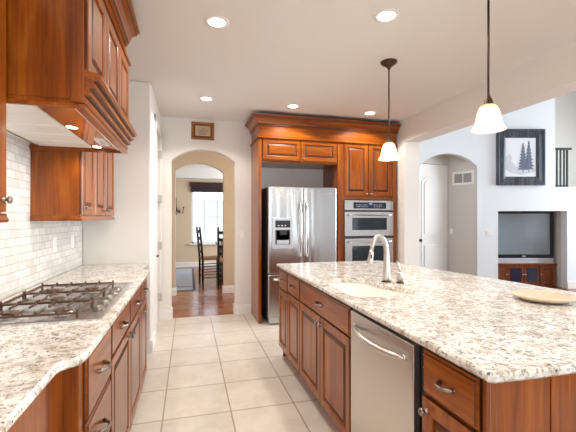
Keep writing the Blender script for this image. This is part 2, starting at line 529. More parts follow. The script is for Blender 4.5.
# stub wall closing the counter run and the pantry wall beside the aisle
bm = B(); box(bm, WX, -0.37, 3.93, 4.06, 0, CEIL, 0.02, 4)
struct('wall_stub', bm, 'wall', 'short pale wall at the end of the cooktop counter', 'wall')
bm = B()
prism(bm, [(-0.47, 4.05, 0), (-0.47, 4.05, CEIL), (-0.47, 5.22, CEIL), (-0.47, 5.22, 0), (-0.47, 5.13, 0), (-0.47, 5.13, 2.44), (-0.47, 4.34, 2.44), (-0.47, 4.34, 0)], (0.10, 0, 0))
struct('wall_pantry', bm, 'wall', 'pale wall around the pantry door', 'wall')
bm = B()
for y0, y1 in ((4.27, 4.345), (5.125, 5.2)): box(bm, -0.372, -0.352, y0, y1, 0, 2.51, 0.004)
box(bm, -0.372, -0.352, 4.27, 5.2, 2.435, 2.51, 0.004)
struct('trim_2', bm, 'trim', 'white casing around the pantry door', 'door casing')
d1 = struct('door_1', rings_panel(B(), (-0.44, 4.35, 0.01), Y, Z, X, 0.77, 2.42, [(0, 0), (0, 0.045), (0.11, 0.045), (0.12, 0.037), (0.14, 0.042)]), 'trim', 'white pantry door beside the arch', 'door')
for z in (0.32, 1.0, 1.62, 2.2):
    bm = B(); box(bm, -0.395, -0.345, 5.09, 5.125, z - 0.05, z + 0.05, 0.004)
    struct('hinge', bm, 'nickel', parent=d1)
bm = B(); lathe(bm, [(0.028, 0), (0.028, 0.008), (0.012, 0.012), (0.012, 0.05)], (-0.395, 4.42, 0.93), X, 16)
tube(bm, [(-0.35, 4.42, 0.93), (-0.342, 4.46, 0.93), (-0.345, 4.53, 0.928)], [0.011, 0.010, 0.008], 10)
struct('handle', bm, 'bronze', parent=d1)
# baseboards
bm = B(); prof = [(0, 0), (0.016, 0), (0.016, 0.10), (0.010, 0.125), (0, 0.13)]
sweep(bm, prof, [(-0.50, 3.93, 0, -1), (-0.37, 3.93, 1, -1), (-0.37, 4.27, 1, 0)])
struct('baseboard_stub', bm, 'trim', 'white baseboard round the stub wall corner', 'baseboard')
bm = B(); sweep(bm, prof, [(-0.37, 5.2, 0, -1), (-0.37, 5.22, 0, -1), (-0.232, 5.22, 1, -1), (-0.232, 5.36, 1, 0)])
struct('baseboard_arch', bm, 'trim', 'white baseboard at the near foot of the arch', 'baseboard')
bm = B(); sweep(bm, prof, [(0.632, 5.36, -1, 0), (0.632, 5.22, -1, -1), (0.86, 5.22, 0, -1)])
struct('baseboard_back', bm, 'trim', 'white baseboard between the arch and the tall cabinets', 'baseboard')
# wall to the family room with its wide opening
bm = B()
prism(bm, [(RX0, -2.6, 2.43), (RX0, JAMB, 2.43), (RX0, JAMB, 0), (RX0, 6.49, 0), (RX0, 6.49, 5.0), (RX0, -2.6, 5.0)], (RX1 - RX0, 0, 0))
struct('wall_right', bm, 'wall', 'wall and header over the wide opening to the family room', 'wall')
# wall behind the camera with a wide window
bm = B()
box(bm, WX, RX0, -2.72, -2.6, 0, 0.7); box(bm, WX, RX0, -2.72, -2.6, 2.4, CEIL)
box(bm, WX, -0.6, -2.72, -2.6, 0.7, 2.4); box(bm, 2.6, RX0, -2.72, -2.6, 0.7, 2.4); box(bm, 0.95, 1.05, -2.72, -2.6, 0.7, 2.4)
struct('wall_front', bm, 'wall')
# ---- passage and dining room
bm = B()
pts = [(-2.2, 0), (-2.2, 2.74), (2.4, 2.74), (2.4, 0), (0.61, 0)] + arc(0.19, 2.20, 0.42, 0.15) + [(-0.23, 0)]
prism(bm, [(x, 6.75, z) for x, z in pts], (0, 0.14, 0))
struct('wall_passage', bm, 'tan', 'tan wall with the second arch', 'wall')
struct('wall_passage_sides', box(box(B(), -2.3, -2.2, 5.36, 6.75, 0, 2.74), 2.4, 2.5, 5.36, 6.75, 0, 2.74), 'tan')
struct('ceiling_passage', box(B(), -3.5, 3.6, 5.36, 11.3, 2.74, 2.84), 'ceiling')
bm = B(); sweep(bm, prof, [(-0.6, 6.75, 0, -1), (-0.23, 6.75, 1, -1), (-0.23, 6.89, 1, 0)])
sweep(bm, prof, [(0.61, 6.89, -1, 0), (0.61, 6.75, -1, -1), (1.2, 6.75, 0, -1)])
struct('baseboard_passage', bm, 'trim', 'white baseboard at the second arch', 'baseboard')
bm = B(); DY = 10.6
wx0, wx1, wz0, wz1 = 0.07, 1.15, 0.66, 2.32
prism(bm, [(-3.4, DY, 0), (-3.4, DY, 2.74), (wx0, DY, 2.74), (wx0, DY, 0)], (0, 0.15, 0))
box(bm, wx0, wx1, DY, DY + 0.15, 0, wz0); box(bm, wx0, wx1, DY, DY + 0.15, wz1, 2.74); box(bm, wx1, 3.5, DY, DY + 0.15, 0, 2.74)
struct('wall_dining', bm, 'tan', 'tan dining room wall with the window', 'wall')
struct('wall_dining_left', box(B(), -3.5, -3.4, 6.89, 10.75, 0, 2.74), 'tan')
bm = B(); box(bm, -3.4, 3.5, DY - 0.018, DY, 0, 0.14, 0.005)
struct('baseboard_dining', bm, 'trim', 'white baseboard of the dining room', 'baseboard')
bm = B(); box(bm, -3.4, 3.5, DY - 0.35, DY, 2.46, 2.74)
struct('ceiling_dropped', bm, 'wall', 'pale dropped band along the dining room ceiling', 'ceiling')
win = bpy.data.objects.new('window_1', None); COL.objects.link(win); FRAME['window_1'] = Vector((0, 0, 0)); win['kind'] = 'structure'
win['label'] = 'bright dining room window with thin bars'; win['category'] = 'window'
bm = B()
for x in (wx0, wx1 - 0.05): box(bm, x, x + 0.05, DY + 0.03, DY + 0.10, wz0, wz1)
for z in (wz0, wz1 - 0.05): box(bm, wx0, wx1, DY + 0.03, DY + 0.10, z, z + 0.05)
struct('window_frame', bm, 'trim', parent=win)
bm = B()
for x in (0.42, 0.78): box(bm, x, x + 0.014, DY + 0.055, DY + 0.07, wz0, wz1)
for z in (1.02, 1.42, 1.82): box(bm, wx0, wx1, DY + 0.055, DY + 0.07, z, z + 0.014)
struct('window_bar', bm, 'grey_vent', parent=win)
struct('pane', box(B(), wx0 + 0.05, wx1 - 0.05, DY + 0.06, DY + 0.064, wz0 + 0.05, wz1 - 0.05), 'glass', parent=win)
struct('window_sill', box(B(), wx0 - 0.06, wx1 + 0.06, DY - 0.06, DY + 0.03, wz0 - 0.04, wz0, 0.005), 'trim', parent=win)
tag(obj('neighbour_house', box(box(B(), -2, 3, 14.5, 17, 0, 2.05), 0.9, 1.9, 14.42, 14.5, 0.7, 1.75), 'stone', loc=(0.5, 15, 0)), 'pale stone house seen through the dining room window', 'house')
# ---- family room: built square to its own angled wall (frame turned by -TH)
R_ = -TH
D1 = 7.08
bm = B()
# the wall: arch on one side, media niche on the other, cut down to a ledge past the corner
A_half, A_c = 0.56, 3.10
pts = [(1.33, -0.001), (1.33, 5.0), (5.165, 5.0), (5.165, 1.969), (6.9, 1.969), (6.9, -0.001), (5.40, -0.001), (5.40, 1.505), (4.062, 1.505), (4.062, -0.001), (A_c + A_half, -0.001)] + arc(A_c, 2.37, A_half, 0.25) + [(A_c - A_half, -0.001)]
prism(bm, [(x, D1, z) for x, z in pts], (0, 0.16, 0))
struct('wall_family', bm, 'family', 'white family room wall with an arch and a television niche', 'wall', rotz=R_)
bm = B()
box(bm, 4.0, 4.062, D1 + 0.16, 8.0, 0, 1.58); box(bm, 5.40, 5.46, D1 + 0.16, 8.0, 0, 1.58); box(bm, 4.0, 5.46, 8.0, 8.06, 0, 1.58); box(bm, 4.0, 5.46, D1 + 0.16, 8.0, 1.505, 1.58)
struct('wall_niche', bm, 'greige', 'beige lining of the television niche', 'wall', rotz=R_)
struct('baseboard_family', box(B(), 5.40, 6.9, D1 - 0.016, D1, 0, 0.14, 0.004), 'trim', 'white baseboard beside the television niche', 'baseboard', rotz=R_)
# loft beyond the ledge
bm = B(); box(bm, 4.9, 8.0, 8.35, 8.45, 1.9, 5.0); box(bm, 5.10, 5.165, D1 + 0.16, 8.35, 1.969, 5.0)
box(bm, 5.165, 8.0, D1 + 0.16, 8.35, 1.88, 1.965)
struct('wall_loft', bm, 'greige', 'beige stair wall beyond the railing', 'wall', rotz=R_)
bm = B()
box(bm, 9.0, 9.12, -2.7, 11, -0.001, 0.6); box(bm, 9.0, 9.12, -2.7, 11, 3.2, 5.0)
for y0, y1 in ((-2.7, -1.8), (0.15, 0.3), (2.2, 3.0), (5.0, 11)): box(bm, 9.0, 9.12, y0, y1, 0.6, 3.2)
struct('wall_family_side', bm, 'family')
bm = B()
box(bm, RX1, 9.0, -2.72, -2.6, -0.001, 0.3); box(bm, RX1, 9.0, -2.72, -2.6, 2.6, 5.0)
for x0, x1 in ((RX1, 3.35), (3.55, 4.15), (4.3, 5.4), (5.8, 9.0)): box(bm, x0, x1, -2.72, -2.6, 0.3, 2.6)
struct('wall_family_rear', bm, 'greige')  # unseen wall, its tall slots shaped to streak the refrigerator's reflection
struct('ceiling_family', box(B(), RX1, 11, -2.6, 11, 5.0, 5.1), 'family')
# hall behind the arch: two walls meeting at a corner
a1 = math.radians(-42); cr, cd = 3.30, 7.50
dv = Vector((-math.sin(a1), -math.cos(a1), 0))        # from the corner towards the viewer along the vent wall
dd = Vector((-math.cos(a1), math.sin(a1), 0))         # from the corner along the door wall, towards the viewer
dd = Vector((-0.80, -0.42, 0)).normalized()
C = Vector((cr, cd, 0))


def plan(bm, p, u, n, a, b, t, z0, z1):
    """box along unit u from a to b at plan point p, t thick along n."""
    q = [p + u * a, p + u * b, p + u * b + n * t, p + u * a + n * t]
    return prism(bm, [(v.x, v.y, z0) for v in q], (0, 0, z1 - z0))


nv = Vector((dv.y, -dv.x, 0));  nv = nv if nv.x < 0 else -nv     # faces into the hall
nd = Vector((dd.y, -dd.x, 0));  nd = nd if nd.y < 0 else -nd
bm = B(); plan(bm, C, dv, -nv, -0.05, 0.53, 0.08, -0.001, 2.9); plan(bm, C, dd, -nd, -0.05, 0.05, 0.08, -0.001, 2.9); plan(bm, C, dd, -nd, 0.96, 1.9, 0.08, -0.001, 2.9); plan(bm, C, dd, -nd, 0.05, 0.96, 0.08, 2.445, 2.9)
struct('wall_hall', bm, 'greige', 'beige hall walls behind the family room arch', 'wall', rotz=R_)
struct('ceiling_hall', box(B(), 1.4, 4.0, D1 + 0.16, 8.2, 2.75, 2.85), 'greige', rotz=R_)
O = C + dd * 0.95 + Vector((0, 0, 0.01)) - nd * 0.03
bm = B()
rings_panel(bm, O, -dd, Z, nd, 0.89, 2.42, [(0, 0), (0, 0.035), (0.006, 0.04), (0.02, 0.04)])
for z0, h in ((0.18, 0.72), (0.98, 1.22)):
    o2 = O - dd * 0.14 + Z * z0 + nd * 0.0395
    w2 = 0.61
    if z0 > 0.5:
        loop = [(0, 0), (w2, 0)] + [(x, z) for x, z in arc(w2 / 2, h - 0.14, w2 / 2, 0.14)]
    else:
        loop = [(0, 0), (w2, 0), (w2, h), (0, h)]
    for k, (ins, dep) in enumerate(((0, 0.010), (0.07, 0.016))):
        lp = offset_loop(loop, ins) if ins else loop
        prism(bm, [tuple(o2 - dd * x + Z * z) for x, z in lp], nd * (0.014 if k == 0 else 0.028))
d2 = struct('door_2', bm, 'door_paint', 'white arched panel door in the hall', 'door', rotz=R_)
bm = B(); kp = O - dd * 0.07 + Z * 0.93 + nd * 0.04
lathe(bm, [(0.03, 0), (0.03, 0.006), (0.012, 0.012), (0.012, 0.04), (0.03, 0.05), (0.032, 0.065), (0.02, 0.08), (0, 0.083)], kp, nd, 16)
struct('handle', bm, 'bronze', parent=d2)

# ================================================================== LEFT RUN: base cabinets, worktop, cooktop
def base_unit(label, y0, y1, face, back, kind, out, group=None, toe=True, top=0.885):
    """a base cabinet. face = x of the carcass front, out = +1/-1 direction its doors look. kind: list of rows."""
    t = thing('base_cabinet', label, 'cabinet', ((face + back) / 2, (y0 + y1) / 2, 0), group=group)
    N = X * out; U = Y if out > 0 else -Y
    u0 = y0 if out > 0 else y1
    bm = B(); xa, xb = min(face, back), max(face, back)
    box(bm, xa, xb, y0 + 0.0005, y1 - 0.0005, 0.10 if toe else 0.0, top)
    if toe: box(bm, min(face - 0.07 * out, back), max(face - 0.07 * out, back), y0 + 0.0005, y1 - 0.0005, 0, 0.10)
    obj('body', bm, 'wood_z', t)
    w = y1 - y0
    for row in kind:
        what, z0, z1 = row[0], row[1], row[2]
        if what == 'drawer':
            g = 0.006
            dr = obj('drawer', slab_front(B(), Vector((face, 0, z0)) + Y * (u0 + g * (1 if out > 0 else -1)), U, Z, N, w - 2 * g, z1 - z0), 'wood_y', t)
            if row[3]: obj('pull', pull(B(), (face + out * 0.02, (y0 + y1) / 2, (z0 + z1) / 2), Y, N, 0.096 if w > 0.3 else 0.07), 'pewter', dr)
        else:
            n = row[3]; g = 0.005; dw = (w - g * (n + 1)) / n
            for i in range(n):
                ya = y0 + g + i * (dw + g); yb = ya + dw
                o0 = ya if out > 0 else yb
                d = obj('door', raised_door(B(), (face, o0, z0), U, Z, N, dw, z1 - z0), 'wood_z', t)
                side = row[4][i]
                if side:
                    ky = ya + 0.03 if side < 0 else yb - 0.03
                    obj('knob', knob(B(), (face + out * 0.02, ky, z1 - 0.045), N), 'pewter', d)
    return t


LB = -0.985
base_unit('plain cherry base cabinet set back under the corner of the cooktop counter', 0.2, 1.40, -0.415, LB, [], 1)
base_unit('cherry drawer stack at the end of the bumped-out cooktop cabinets', 1.45, 1.875, -0.37, LB, [('drawer', 0.63, 0.865, 1), ('drawer', 0.38, 0.62, 1), ('drawer', 0.10, 0.37, 1)], 1, toe=False)
base_unit('cherry base cabinet under the cooktop, one drawer over one door, beside the drawer stack', 1.875, 2.43, -0.37, LB, [('drawer', 0.70, 0.865, 1), ('door', 0.05, 0.69, 1, (1,))], 1, toe=False)
base_unit('cherry base cabinet under the cooktop, one drawer over one door, between two others', 2.43, 2.95, -0.37, LB, [('drawer', 0.70, 0.865, 1), ('door', 0.05, 0.69, 1, (-1,))], 1, toe=False)
base_unit('narrow cherry base cabinet at the pantry end of the bumped-out run', 2.95, 3.36, -0.37, LB, [('drawer', 0.70, 0.865, 1), ('door', 0.05, 0.69, 1, (-1,))], 1, toe=False)
base_unit('cherry base cabinet stepped back against the stub wall', 3.40, 3.92, -0.45, LB, [('door', 0.12, 0.87, 1, (-1,))], 1)
for y0, y1, lb in ((1.40, 1.45, 'dark cherry corner post at the step in the cooktop cabinets'), (3.36, 3.40, 'cherry corner post near the stub wall end of the cooktop cabinets')):
    bm = B(); box(bm, LB, -0.365, y0 + 0.001, y1 - 0.001, 0, 0.885, 0.003)
    tag(obj('cabinet_post', bm, 'wood_z', loc=(-0.6, (y0 + y1) / 2, 0)), lb, 'cabinet post')
outline = [(WX + 0.009, -0.4), (-0.385, -0.4), (-0.385, 1.235), (-0.382, 1.262), (-0.372, 1.280), (-0.350, 1.300), (-0.334, 1.318), (-0.326, 1.345), (-0.325, 1.38), (-0.325, 3.36), (-0.330, 3.39), (-0.345, 3.42), (-0.40, 3.45), (-0.405, 3.47), (-0.405, 3.929), (WX + 0.009, 3.929)]
tag(obj('countertop', slab(outline, 0.886, 0.916), 'granite', loc=(-0.7, 1.8, 0.886)), 'speckled cream granite worktop along the wall under the cooktop', 'countertop')

# cooktop
CT = thing('gas_cooktop', 'stainless gas cooktop with brown iron grates set in the wall counter', 'cooktop', (-0.64, 2.24, 0.916))
bm = B(); rings_panel(bm, (-0.93, 1.76, 0.9165), X, Y, Z, 0.56, 0.94, [(0, 0), (0, 0.006), (0.004, 0.010), (0.022, 0.010), (0.03, 0.005)])
obj('tray', bm, 'steel', CT)
for i in range(3):
    y0 = 1.79 + i * 0.268; y1 = y0 + 0.262
    bm = B(); xa, xb = -0.875, -0.475; zt = 0.950; r = 0.0045
    for x in (xa, xb): box(bm, x - r, x + r, y0, y1, zt - 0.010, zt, 0.002)
    for y in (y0 + r, y1 - r): box(bm, xa, xb, y - r, y + r, zt - 0.010, zt, 0.002)
    for k in range(1, 5):
        x = xa + k * (xb - xa) / 5
        for q0, q1 in ((y0, y0 + 0.10), (y1 - 0.10, y1)): box(bm, x - 0.0035, x + 0.0035, q0, q1, zt - 0.009, zt + 0.002, 0.002)
    for k in range(6):
        x = xa + k * (xb - xa) / 5
        for y in (y0 + 0.005, y1 - 0.005): box(bm, x - 0.005, x + 0.005, y - 0.005, y + 0.005, zt - 0.002, zt + 0.010, 0.002)
    for x in (xa, xb):
        for y in (y0 + 0.008, y1 - 0.008): box(bm, x - 0.005, x + 0.005, y - 0.005, y + 0.005, 0.9215, zt - 0.008)
    obj('grate', bm, 'iron', CT)
for bx, by in ((-0.78, 1.92), (-0.57, 1.92), (-0.675, 2.19), (-0.78, 2.455), (-0.57, 2.455)):
    bn = obj('burner', lathe(B(), [(0.05, 0), (0.05, 0.006), (0.030, 0.007), (0.030, 0.010)], (bx, by, 0.9215), Z, 24), 'chrome', CT)
    obj('burner_cap', lathe(B(), [(0.03, 0), (0.038, 0.002), (0.038, 0.008), (0.03, 0.010), (0, 0.0105)], (bx, by, 0.9315), Z, 24), 'iron', bn)
for ky in (1.93, 2.05, 2.18, 2.31, 2.43):
    obj('control_knob', lathe(B(), [(0.027, 0), (0.027, 0.004), (0.024, 0.006), (0.023, 0.018), (0.020, 0.021), (0, 0.0215)], (-0.418, ky, 0.9215), Z, 20), 'pewter', CT)

# outlets on the tile and the light switches
def wall_plate(name, label, loc, N, cat, n=1, rotz=0.0, kindp='rocker', group=None):
    t = thing(name, label, cat, loc, rotz, group)
    N = Vector(N); U = Z.cross(N).normalized(); L = Vector(loc)
    w, h = 0.07 + 0.046 * (n - 1), 0.115
    obj('plate', rings_panel(B(), L - U * w / 2 - Z * h / 2, U, Z, N, w, h, [(0, 0), (0, 0.003), (0.004, 0.006), (0.01, 0.006)]), 'trim', t)
    for i in range(n):
        c = L + U * (0.046 * (i - (n - 1) / 2)) + N * 0.006
        obj(kindp, rings_panel(B(), c - U * 0.016 - Z * 0.033, U, Z, N, 0.032, 0.066, [(0, -0.001), (0, 0.002), (0.003, 0.004), (0.008, 0.003)]), 'cream', t)
    return t


wall_plate('power_outlet', 'white outlet plate on the splashback tile, nearer to the cooktop', (WX + 0.008, 3.16, 1.16), X, 'outlet', 1, 0, 'socket')
wall_plate('power_outlet', 'white outlet plate on the splashback tile, closer to the stub wall', (WX + 0.008, 3.60, 1.155), X, 'outlet', 1, 0, 'socket')
wall_plate('light_switch', 'white switch plate on the pale wall between arch and refrigerator cabinet', (0.727, BY, 1.13), -Y, 'light switch')

# ================================================================== LEFT RUN: wall cabinets and hood
def wall_unit(label, y0, y1, z0, z1, face, doors, rail_h=0.03, name='wall_cabinet'):
    t = thing(name, label, 'cabinet', ((WX + face) / 2, (y0 + y1) / 2, z0))
    obj('body', box(B(), WX + 0.009, face, y0, y1, z0, z1), 'wood_z', t)
    bm = B(); prof_ = [(-0.02, z0 - rail_h), (0.010, z0 - rail_h), (0.014, z0 - rail_h + 0.01), (0.006, z0 - 0.004), (0.006, z0 + 0.004), (-0.02, z0 + 0.004)]
    sweep(bm, prof_, [(WX + 0.01, y0, 0, -1), (face + 0.012, y0, 1, -1), (face + 0.012, y1, 1, 0)])
    obj('light_rail', bm, 'wood_y', t)
    for ya, yb, kside in doors:
        d = obj('door', raised_door(B(), (face, ya, z0 + 0.01), Y, Z, X, yb - ya, z1 - z0 - 0.02, 0.06), 'wood_z', t)
        if kside: obj('knob', knob(B(), (face + 0.02, ya + 0.03 if kside < 0 else yb - 0.03, z0 + 0.055), X), 'pewter', d)
    return t


wall_unit('cherry wall cabinet with three doors between the hood and the stub wall', 2.725, 3.83, 1.375, 2.35, -0.712, [(2.735, 3.08, -1), (3.09, 3.45, 1), (3.46, 3.82, -1)])
wall_unit('cherry wall cabinet on the near side of the hood, mostly cut off', 0.75, 1.63, 1.375, 2.40, -0.69, [(0.76, 1.19, 1), (1.20, 1.625, 1)])

HF, HY0, HY1 = -0.412, 1.645, 2.72
t = thing('hood_cabinet', 'tall deep cherry hood cabinet with crown moulding above the cooktop', 'cabinet', (-0.7, 2.18, 1.81))
bm = B(); box(bm, WX + 0.009, HF - 0.005, HY0 + 0.002, HY1, 1.945, 2.66); box(bm, WX + 0.009, HF - 0.01, HY0, HY0 + 0.02, 1.82, 1.93); box(bm, WX + 0.009, HF - 0.01, HY1 - 0.02, HY1, 1.82, 1.93); box(bm, HF - 0.03, HF - 0.01, HY0, HY1, 1.82, 1.93)
obj('body', bm, 'wood_z', t)
bm = B(); box(bm, WX + 0.03, HF - 0.006, HY0 - 0.004, HY0 + 0.004, 1.84, 2.66); obj('side_panel', bm, 'wood_z', t)
bm = B(); box(bm, HF - 0.045, HF + 0.002, HY0 - 0.006, HY0 + 0.006, 1.83, 2.66, 0.002); obj('stile', bm, 'wood_z', t); bm = B(); box(bm, WX + 0.009, WX + 0.07, HY0 - 0.008, HY0 + 0.004, 1.83, 2.66, 0.002); obj('stile', bm, 'wood_z', t)
w = (HY1 - HY0 - 0.02) / 3
for i in range(3):
    d = obj('door', raised_door(B(), (HF - 0.005, HY0 + 0.01 + i * w + 0.003, 1.965), Y, Z, X, w - 0.006, 0.44, 0.06), 'wood_z', t)
PE = [(HF, HY0 - 0.002, 1, 0), (HF, HY1, 1, 1), (WX + 0.01, HY1, 0, 1)]
# skirt moulding above the hood opening (wider at the top)
pr = [(-0.03, 1.826), (0.004, 1.826), (0.010, 1.832), (0.012, 1.846), (0.004, 1.850), (0.004, 1.856), (0.024, 1.862), (0.028, 1.874), (0.022, 1.880), (0.022, 1.886), (0.040, 1.894), (0.046, 1.906), (0.038, 1.912), (0.038, 1.918), (0.058, 1.922), (0.066, 1.932), (0.066, 1.944), (0.058, 1.952), (0.020, 1.956), (0.014, 1.964), (-0.03, 1.964)]
obj('skirt_moulding', sweep(B(), pr, [(HF, HY0 - 0.002, 1, 0), (HF, HY1 - 0.03, 1, 0.4), (WX + 0.01, HY1 - 0.03, 0, 0.4)], (4, 5, 8, 9, 12, 13, 17)), 'wood_y', t)
pr = [(-0.03, 1.805), (0.004, 1.805), (0.008, 1.812), (0.004, 1.822), (-0.03, 1.822)]
bm = sweep(B(), pr, [(WX + 0.01, HY0, 0, -0.3), (HF, HY0, 1, -0.3), (HF, HY1 - 0.002, 1, 0.3), (WX + 0.01, HY1 - 0.002, 0, 0.3)])
obj('bottom_rail', bm, 'wood_y', t)
pr = [(-0.02, 2.415), (0.02, 2.415), (0.026, 2.422), (0.020, 2.432), (0.006, 2.437), (-0.02, 2.437)]
obj('bead', sweep(B(), pr, PE), 'wood_y', t)
CROWN = [(-0.03, -0.13), (0.004, -0.13), (0.010, -0.122), (0.010, -0.110), (0.018, -0.104), (0.022, -0.085), (0.036, -0.055), (0.058, -0.036), (0.066, -0.030), (0.068, -0.018), (0.080, -0.012), (0.082, 0.0), (-0.03, 0.0)]
obj('crown', sweep(B(), [(o, z + 2.66) for o, z in CROWN], [(HF, HY0 - 0.002, 1, 0), (HF, HY1 - 0.03, 1, 0.6), (WX + 0.01, HY1 - 0.03, 0, 0.6)], (2, 3, 7, 8)), 'wood_y', t)

HD = thing('range_hood', 'cream and steel extractor hood liner inside the hood cabinet', 'range hood', (-0.7, 2.18, 1.81))
bm = B(); box(bm, WX + 0.012, HF - 0.032, HY0 + 0.022, HY1 - 0.022, 1.838, 1.85)
obj('liner', bm, 'cream', HD)
ns = 5
for i in range(ns):
    y0 = HY0 + 0.03 + i * (HY1 - HY0 - 0.06) / ns
    obj('filter', rings_panel(B(), (-0.93, y0 + (HY1 - HY0 - 0.06) / ns - 0.006, 1.838), X, -Y, -Z, 0.31, (HY1 - HY0 - 0.06) / ns - 0.012, [(0, -0.001), (0, 0.008), (0.008, 0.012), (0.03, 0.012)]), 'cream', HD)
bm = B(); prism(bm, [(-0.615, HY0 + 0.024, 1.838), (HF - 0.034, HY0 + 0.024, 1.838), (HF - 0.034, HY0 + 0.024, 1.818), (-0.46, HY0 + 0.024, 1.816), (-0.61, HY0 + 0.024, 1.827)], (0, HY1 - HY0 - 0.048, 0))
obj('front_strip', bm, 'chrome', HD)
obj('rear_strip', box(B(), WX + 0.012, -0.935, HY0 + 0.024, HY1 - 0.024, 1.826, 1.838, 0.003), 'chrome', HD)
sw = obj('switch_plate', box(B(), -0.53, -0.475, 2.33, 2.51, 1.812, 1.820, 0.002), 'trim', HD)
for y in (2.37, 2.42, 2.47): obj('button', lathe(B(), [(0.010, 0), (0.010, 0.004), (0, 0.0045)], (-0.5025, y, 1.812), -Z, 12), 'silver', sw)
for y in (2.09, 2.62):
    obj('lamp', lathe(B(), [(0.028, 0), (0.026, 0.003), (0, 0.004)], (-0.575, y, 1.8255), -Z, 20), 'hoodlamp', HD)
    l = bpy.data.lights.new('hood_light', 'SPOT'); l.energy = 8; l.color = (1, 0.94, 0.86); l.spot_size = math.radians(165); l.spot_blend = 0.6; l.shadow_soft_size = 0.025
    lo = bpy.data.objects.new('hood_light', l); COL.objects.link(lo); lo.location = (-0.575, y, 1.815)

# ================================================================== ISLAND
IF_, IB = 0.872, 1.47
G = 'front'
base_unit('narrow cherry island cabinet farthest along, next to the refrigerator end', 3.175, 3.50, IF_, IB, [('drawer', 0.685, 0.865, 1), ('door', 0.115, 0.675, 1, (-1,))], -1)
base_unit('narrow cherry island cabinet between the sink cabinet and the end cabinet', 2.795, 3.175, IF_, IB, [('drawer', 0.70, 0.865, 1), ('door', 0.115, 0.69, 1, (1,))], -1)
base_unit('wide two-door cherry island cabinet under the sink', 1.855, 2.795, IF_, IB, [('drawer', 0.705, 0.865, 1), ('door', 0.115, 0.695, 2, (1, -1))], -1, top=0.70)
base_unit('cherry island cabinet with one drawer over one door at the near corner', 0.925, 1.213, IF_, IB, [('drawer', 0.705, 0.865, 1), ('door', 0.115, 0.69, 1, (1,))], -1)
t = thing('island_panelling', 'cherry panelling of the island end and back under the overhang', 'island panel', (1.4, 2.2, 0))
bm = B()
box(bm, 0.868, 0.892, 0.895, 0.924, 0, 0.885, 0.002); box(bm, 0.85, 0.868, 0.893, 0.905, 0.10, 0.885, 0.003)
obj('corner_stile', bm, 'wood_z', t)
obj('end_panel', box(B(), 0.893, 1.10, 0.900, 0.924, 0, 0.885), 'wood_z', t)
obj('end_panel', box(B(), 1.103, 1.90, 0.897, 0.924, 0, 0.885), 'wood_z', t)
obj('back_panel', box(B(), 1.875, 1.90, 0.925, 3.50, 0, 0.885), 'wood_z', t)
obj('far_panel', box(B(), 0.90, 1.875, 3.501, 3.52, 0, 0.885), 'wood_z', t)
# sink outline
sk = [(0.925, 2.47), (1.00, 2.515), (1.14, 2.51), (1.235, 2.45), (1.262, 2.34), (1.262, 2.25), (1.29, 2.16), (1.325, 2.06), (1.325, 1.95), (1.26, 1.885), (1.09, 1.87), (0.95, 1.885), (0.90, 1.95), (0.905, 2.10), (0.91, 2.32)]
sk = smooth_closed(sk, 5)[::-1]       # anticlockwise
edge = [(0.828, 0.868), (0.845, 0.852), (1.0, 0.845), (1.4, 0.842), (1.8, 0.842), (2.2, 0.842), (2.28, 0.855), (2.295, 0.93), (2.265, 1.6), (2.20, 2.1), (2.11, 2.7), (2.02, 3.2), (1.965, 3.45), (1.94, 3.49), (1.9, 3.50), (1.3, 3.515), (0.85, 3.515), (0.83, 3.50)]
area2 = sum(a[0] * b[1] - b[0] * a[1] for a, b in zip(sk, sk[1:] + sk[:1]))
if area2 < 0: sk = sk[::-1]
tag(obj('island_countertop', slab(edge, 0.886, 0.916, hole=sk), 'granite', loc=(1.5, 2.2, 0.886)), 'speckled cream granite top of the kitchen island with a sink cut-out', 'countertop')
bm = B(); lv = [(-0.018, 0.8855), (-0.004, 0.8855), (0.0, 0.87), (0.006, 0.79), (0.03, 0.735), (0.06, 0.722)]
lps = [[bm.verts.new((x, y, z)) for x, y in offset_loop(sk, d)] for d, z in lv]
for a, b in zip(lps, lps[1:]):
    for k in range(len(sk)):
        f = bm.faces.new((a[k], a[(k + 1) % len(sk)], b[(k + 1) % len(sk)], b[k])); f.smooth = True
bm.faces.new(lps[-1])
snk = thing('undermount_sink', 'cream undermount sink with a curved rim in the island', 'sink', (1.07, 2.19, 0.72))
obj('basin', bm, 'sink', snk)
obj('drain', lathe(B(), [(0.04, 0), (0.04, 0.003), (0.03, 0.004), (0, 0.002)], (1.06, 2.19, 0.7225), Z, 20), 'chrome', snk)
# faucet
fx, fy = 1.336, 2.296
FC = thing('kitchen_faucet', 'tall arched brushed nickel pull-down faucet beside the island sink', 'faucet', (fx, fy, 0.916))
obj('base_ring', lathe(B(), [(0.034, 0), (0.034, 0.004), (0.027, 0.007)], (fx, fy, 0.9165), Z, 20), 'bronze', FC)
dirv = Vector((-0.97, -0.1, 0)).normalized()
pts, rs = [], []
for i in range(7):
    h = i / 6; pts.append((fx, fy, 0.92 + 0.19 * h)); rs.append(0.027 - 0.008 * h)
rad = 0.062
for i in range(1, 13):
    a = PI * i / 12 * 0.93
    off = rad * (1 - math.cos(a)); pts.append((fx + dirv.x * off, fy + dirv.y * off, 1.11 + rad * 2.1 * math.sin(a))); rs.append(0.019 - 0.006 * min(1, i / 8))
obj('spout', tube(B(), pts, rs, 16), 'nickel', FC)
e = Vector(pts[-1]); ddn = (Vector(pts[-1]) - Vector(pts[-2])).normalized()
sp = obj('spray_head', tube(B(), [e - ddn * 0.005, e + ddn * 0.02, e + ddn * 0.05, e + ddn * 0.085, e + ddn * 0.09], [0.013, 0.0155, 0.018, 0.023, 0.021], 16), 'nickel', FC)
pb = e + ddn * 0.04 + Vector((-0.004, -0.017, 0))
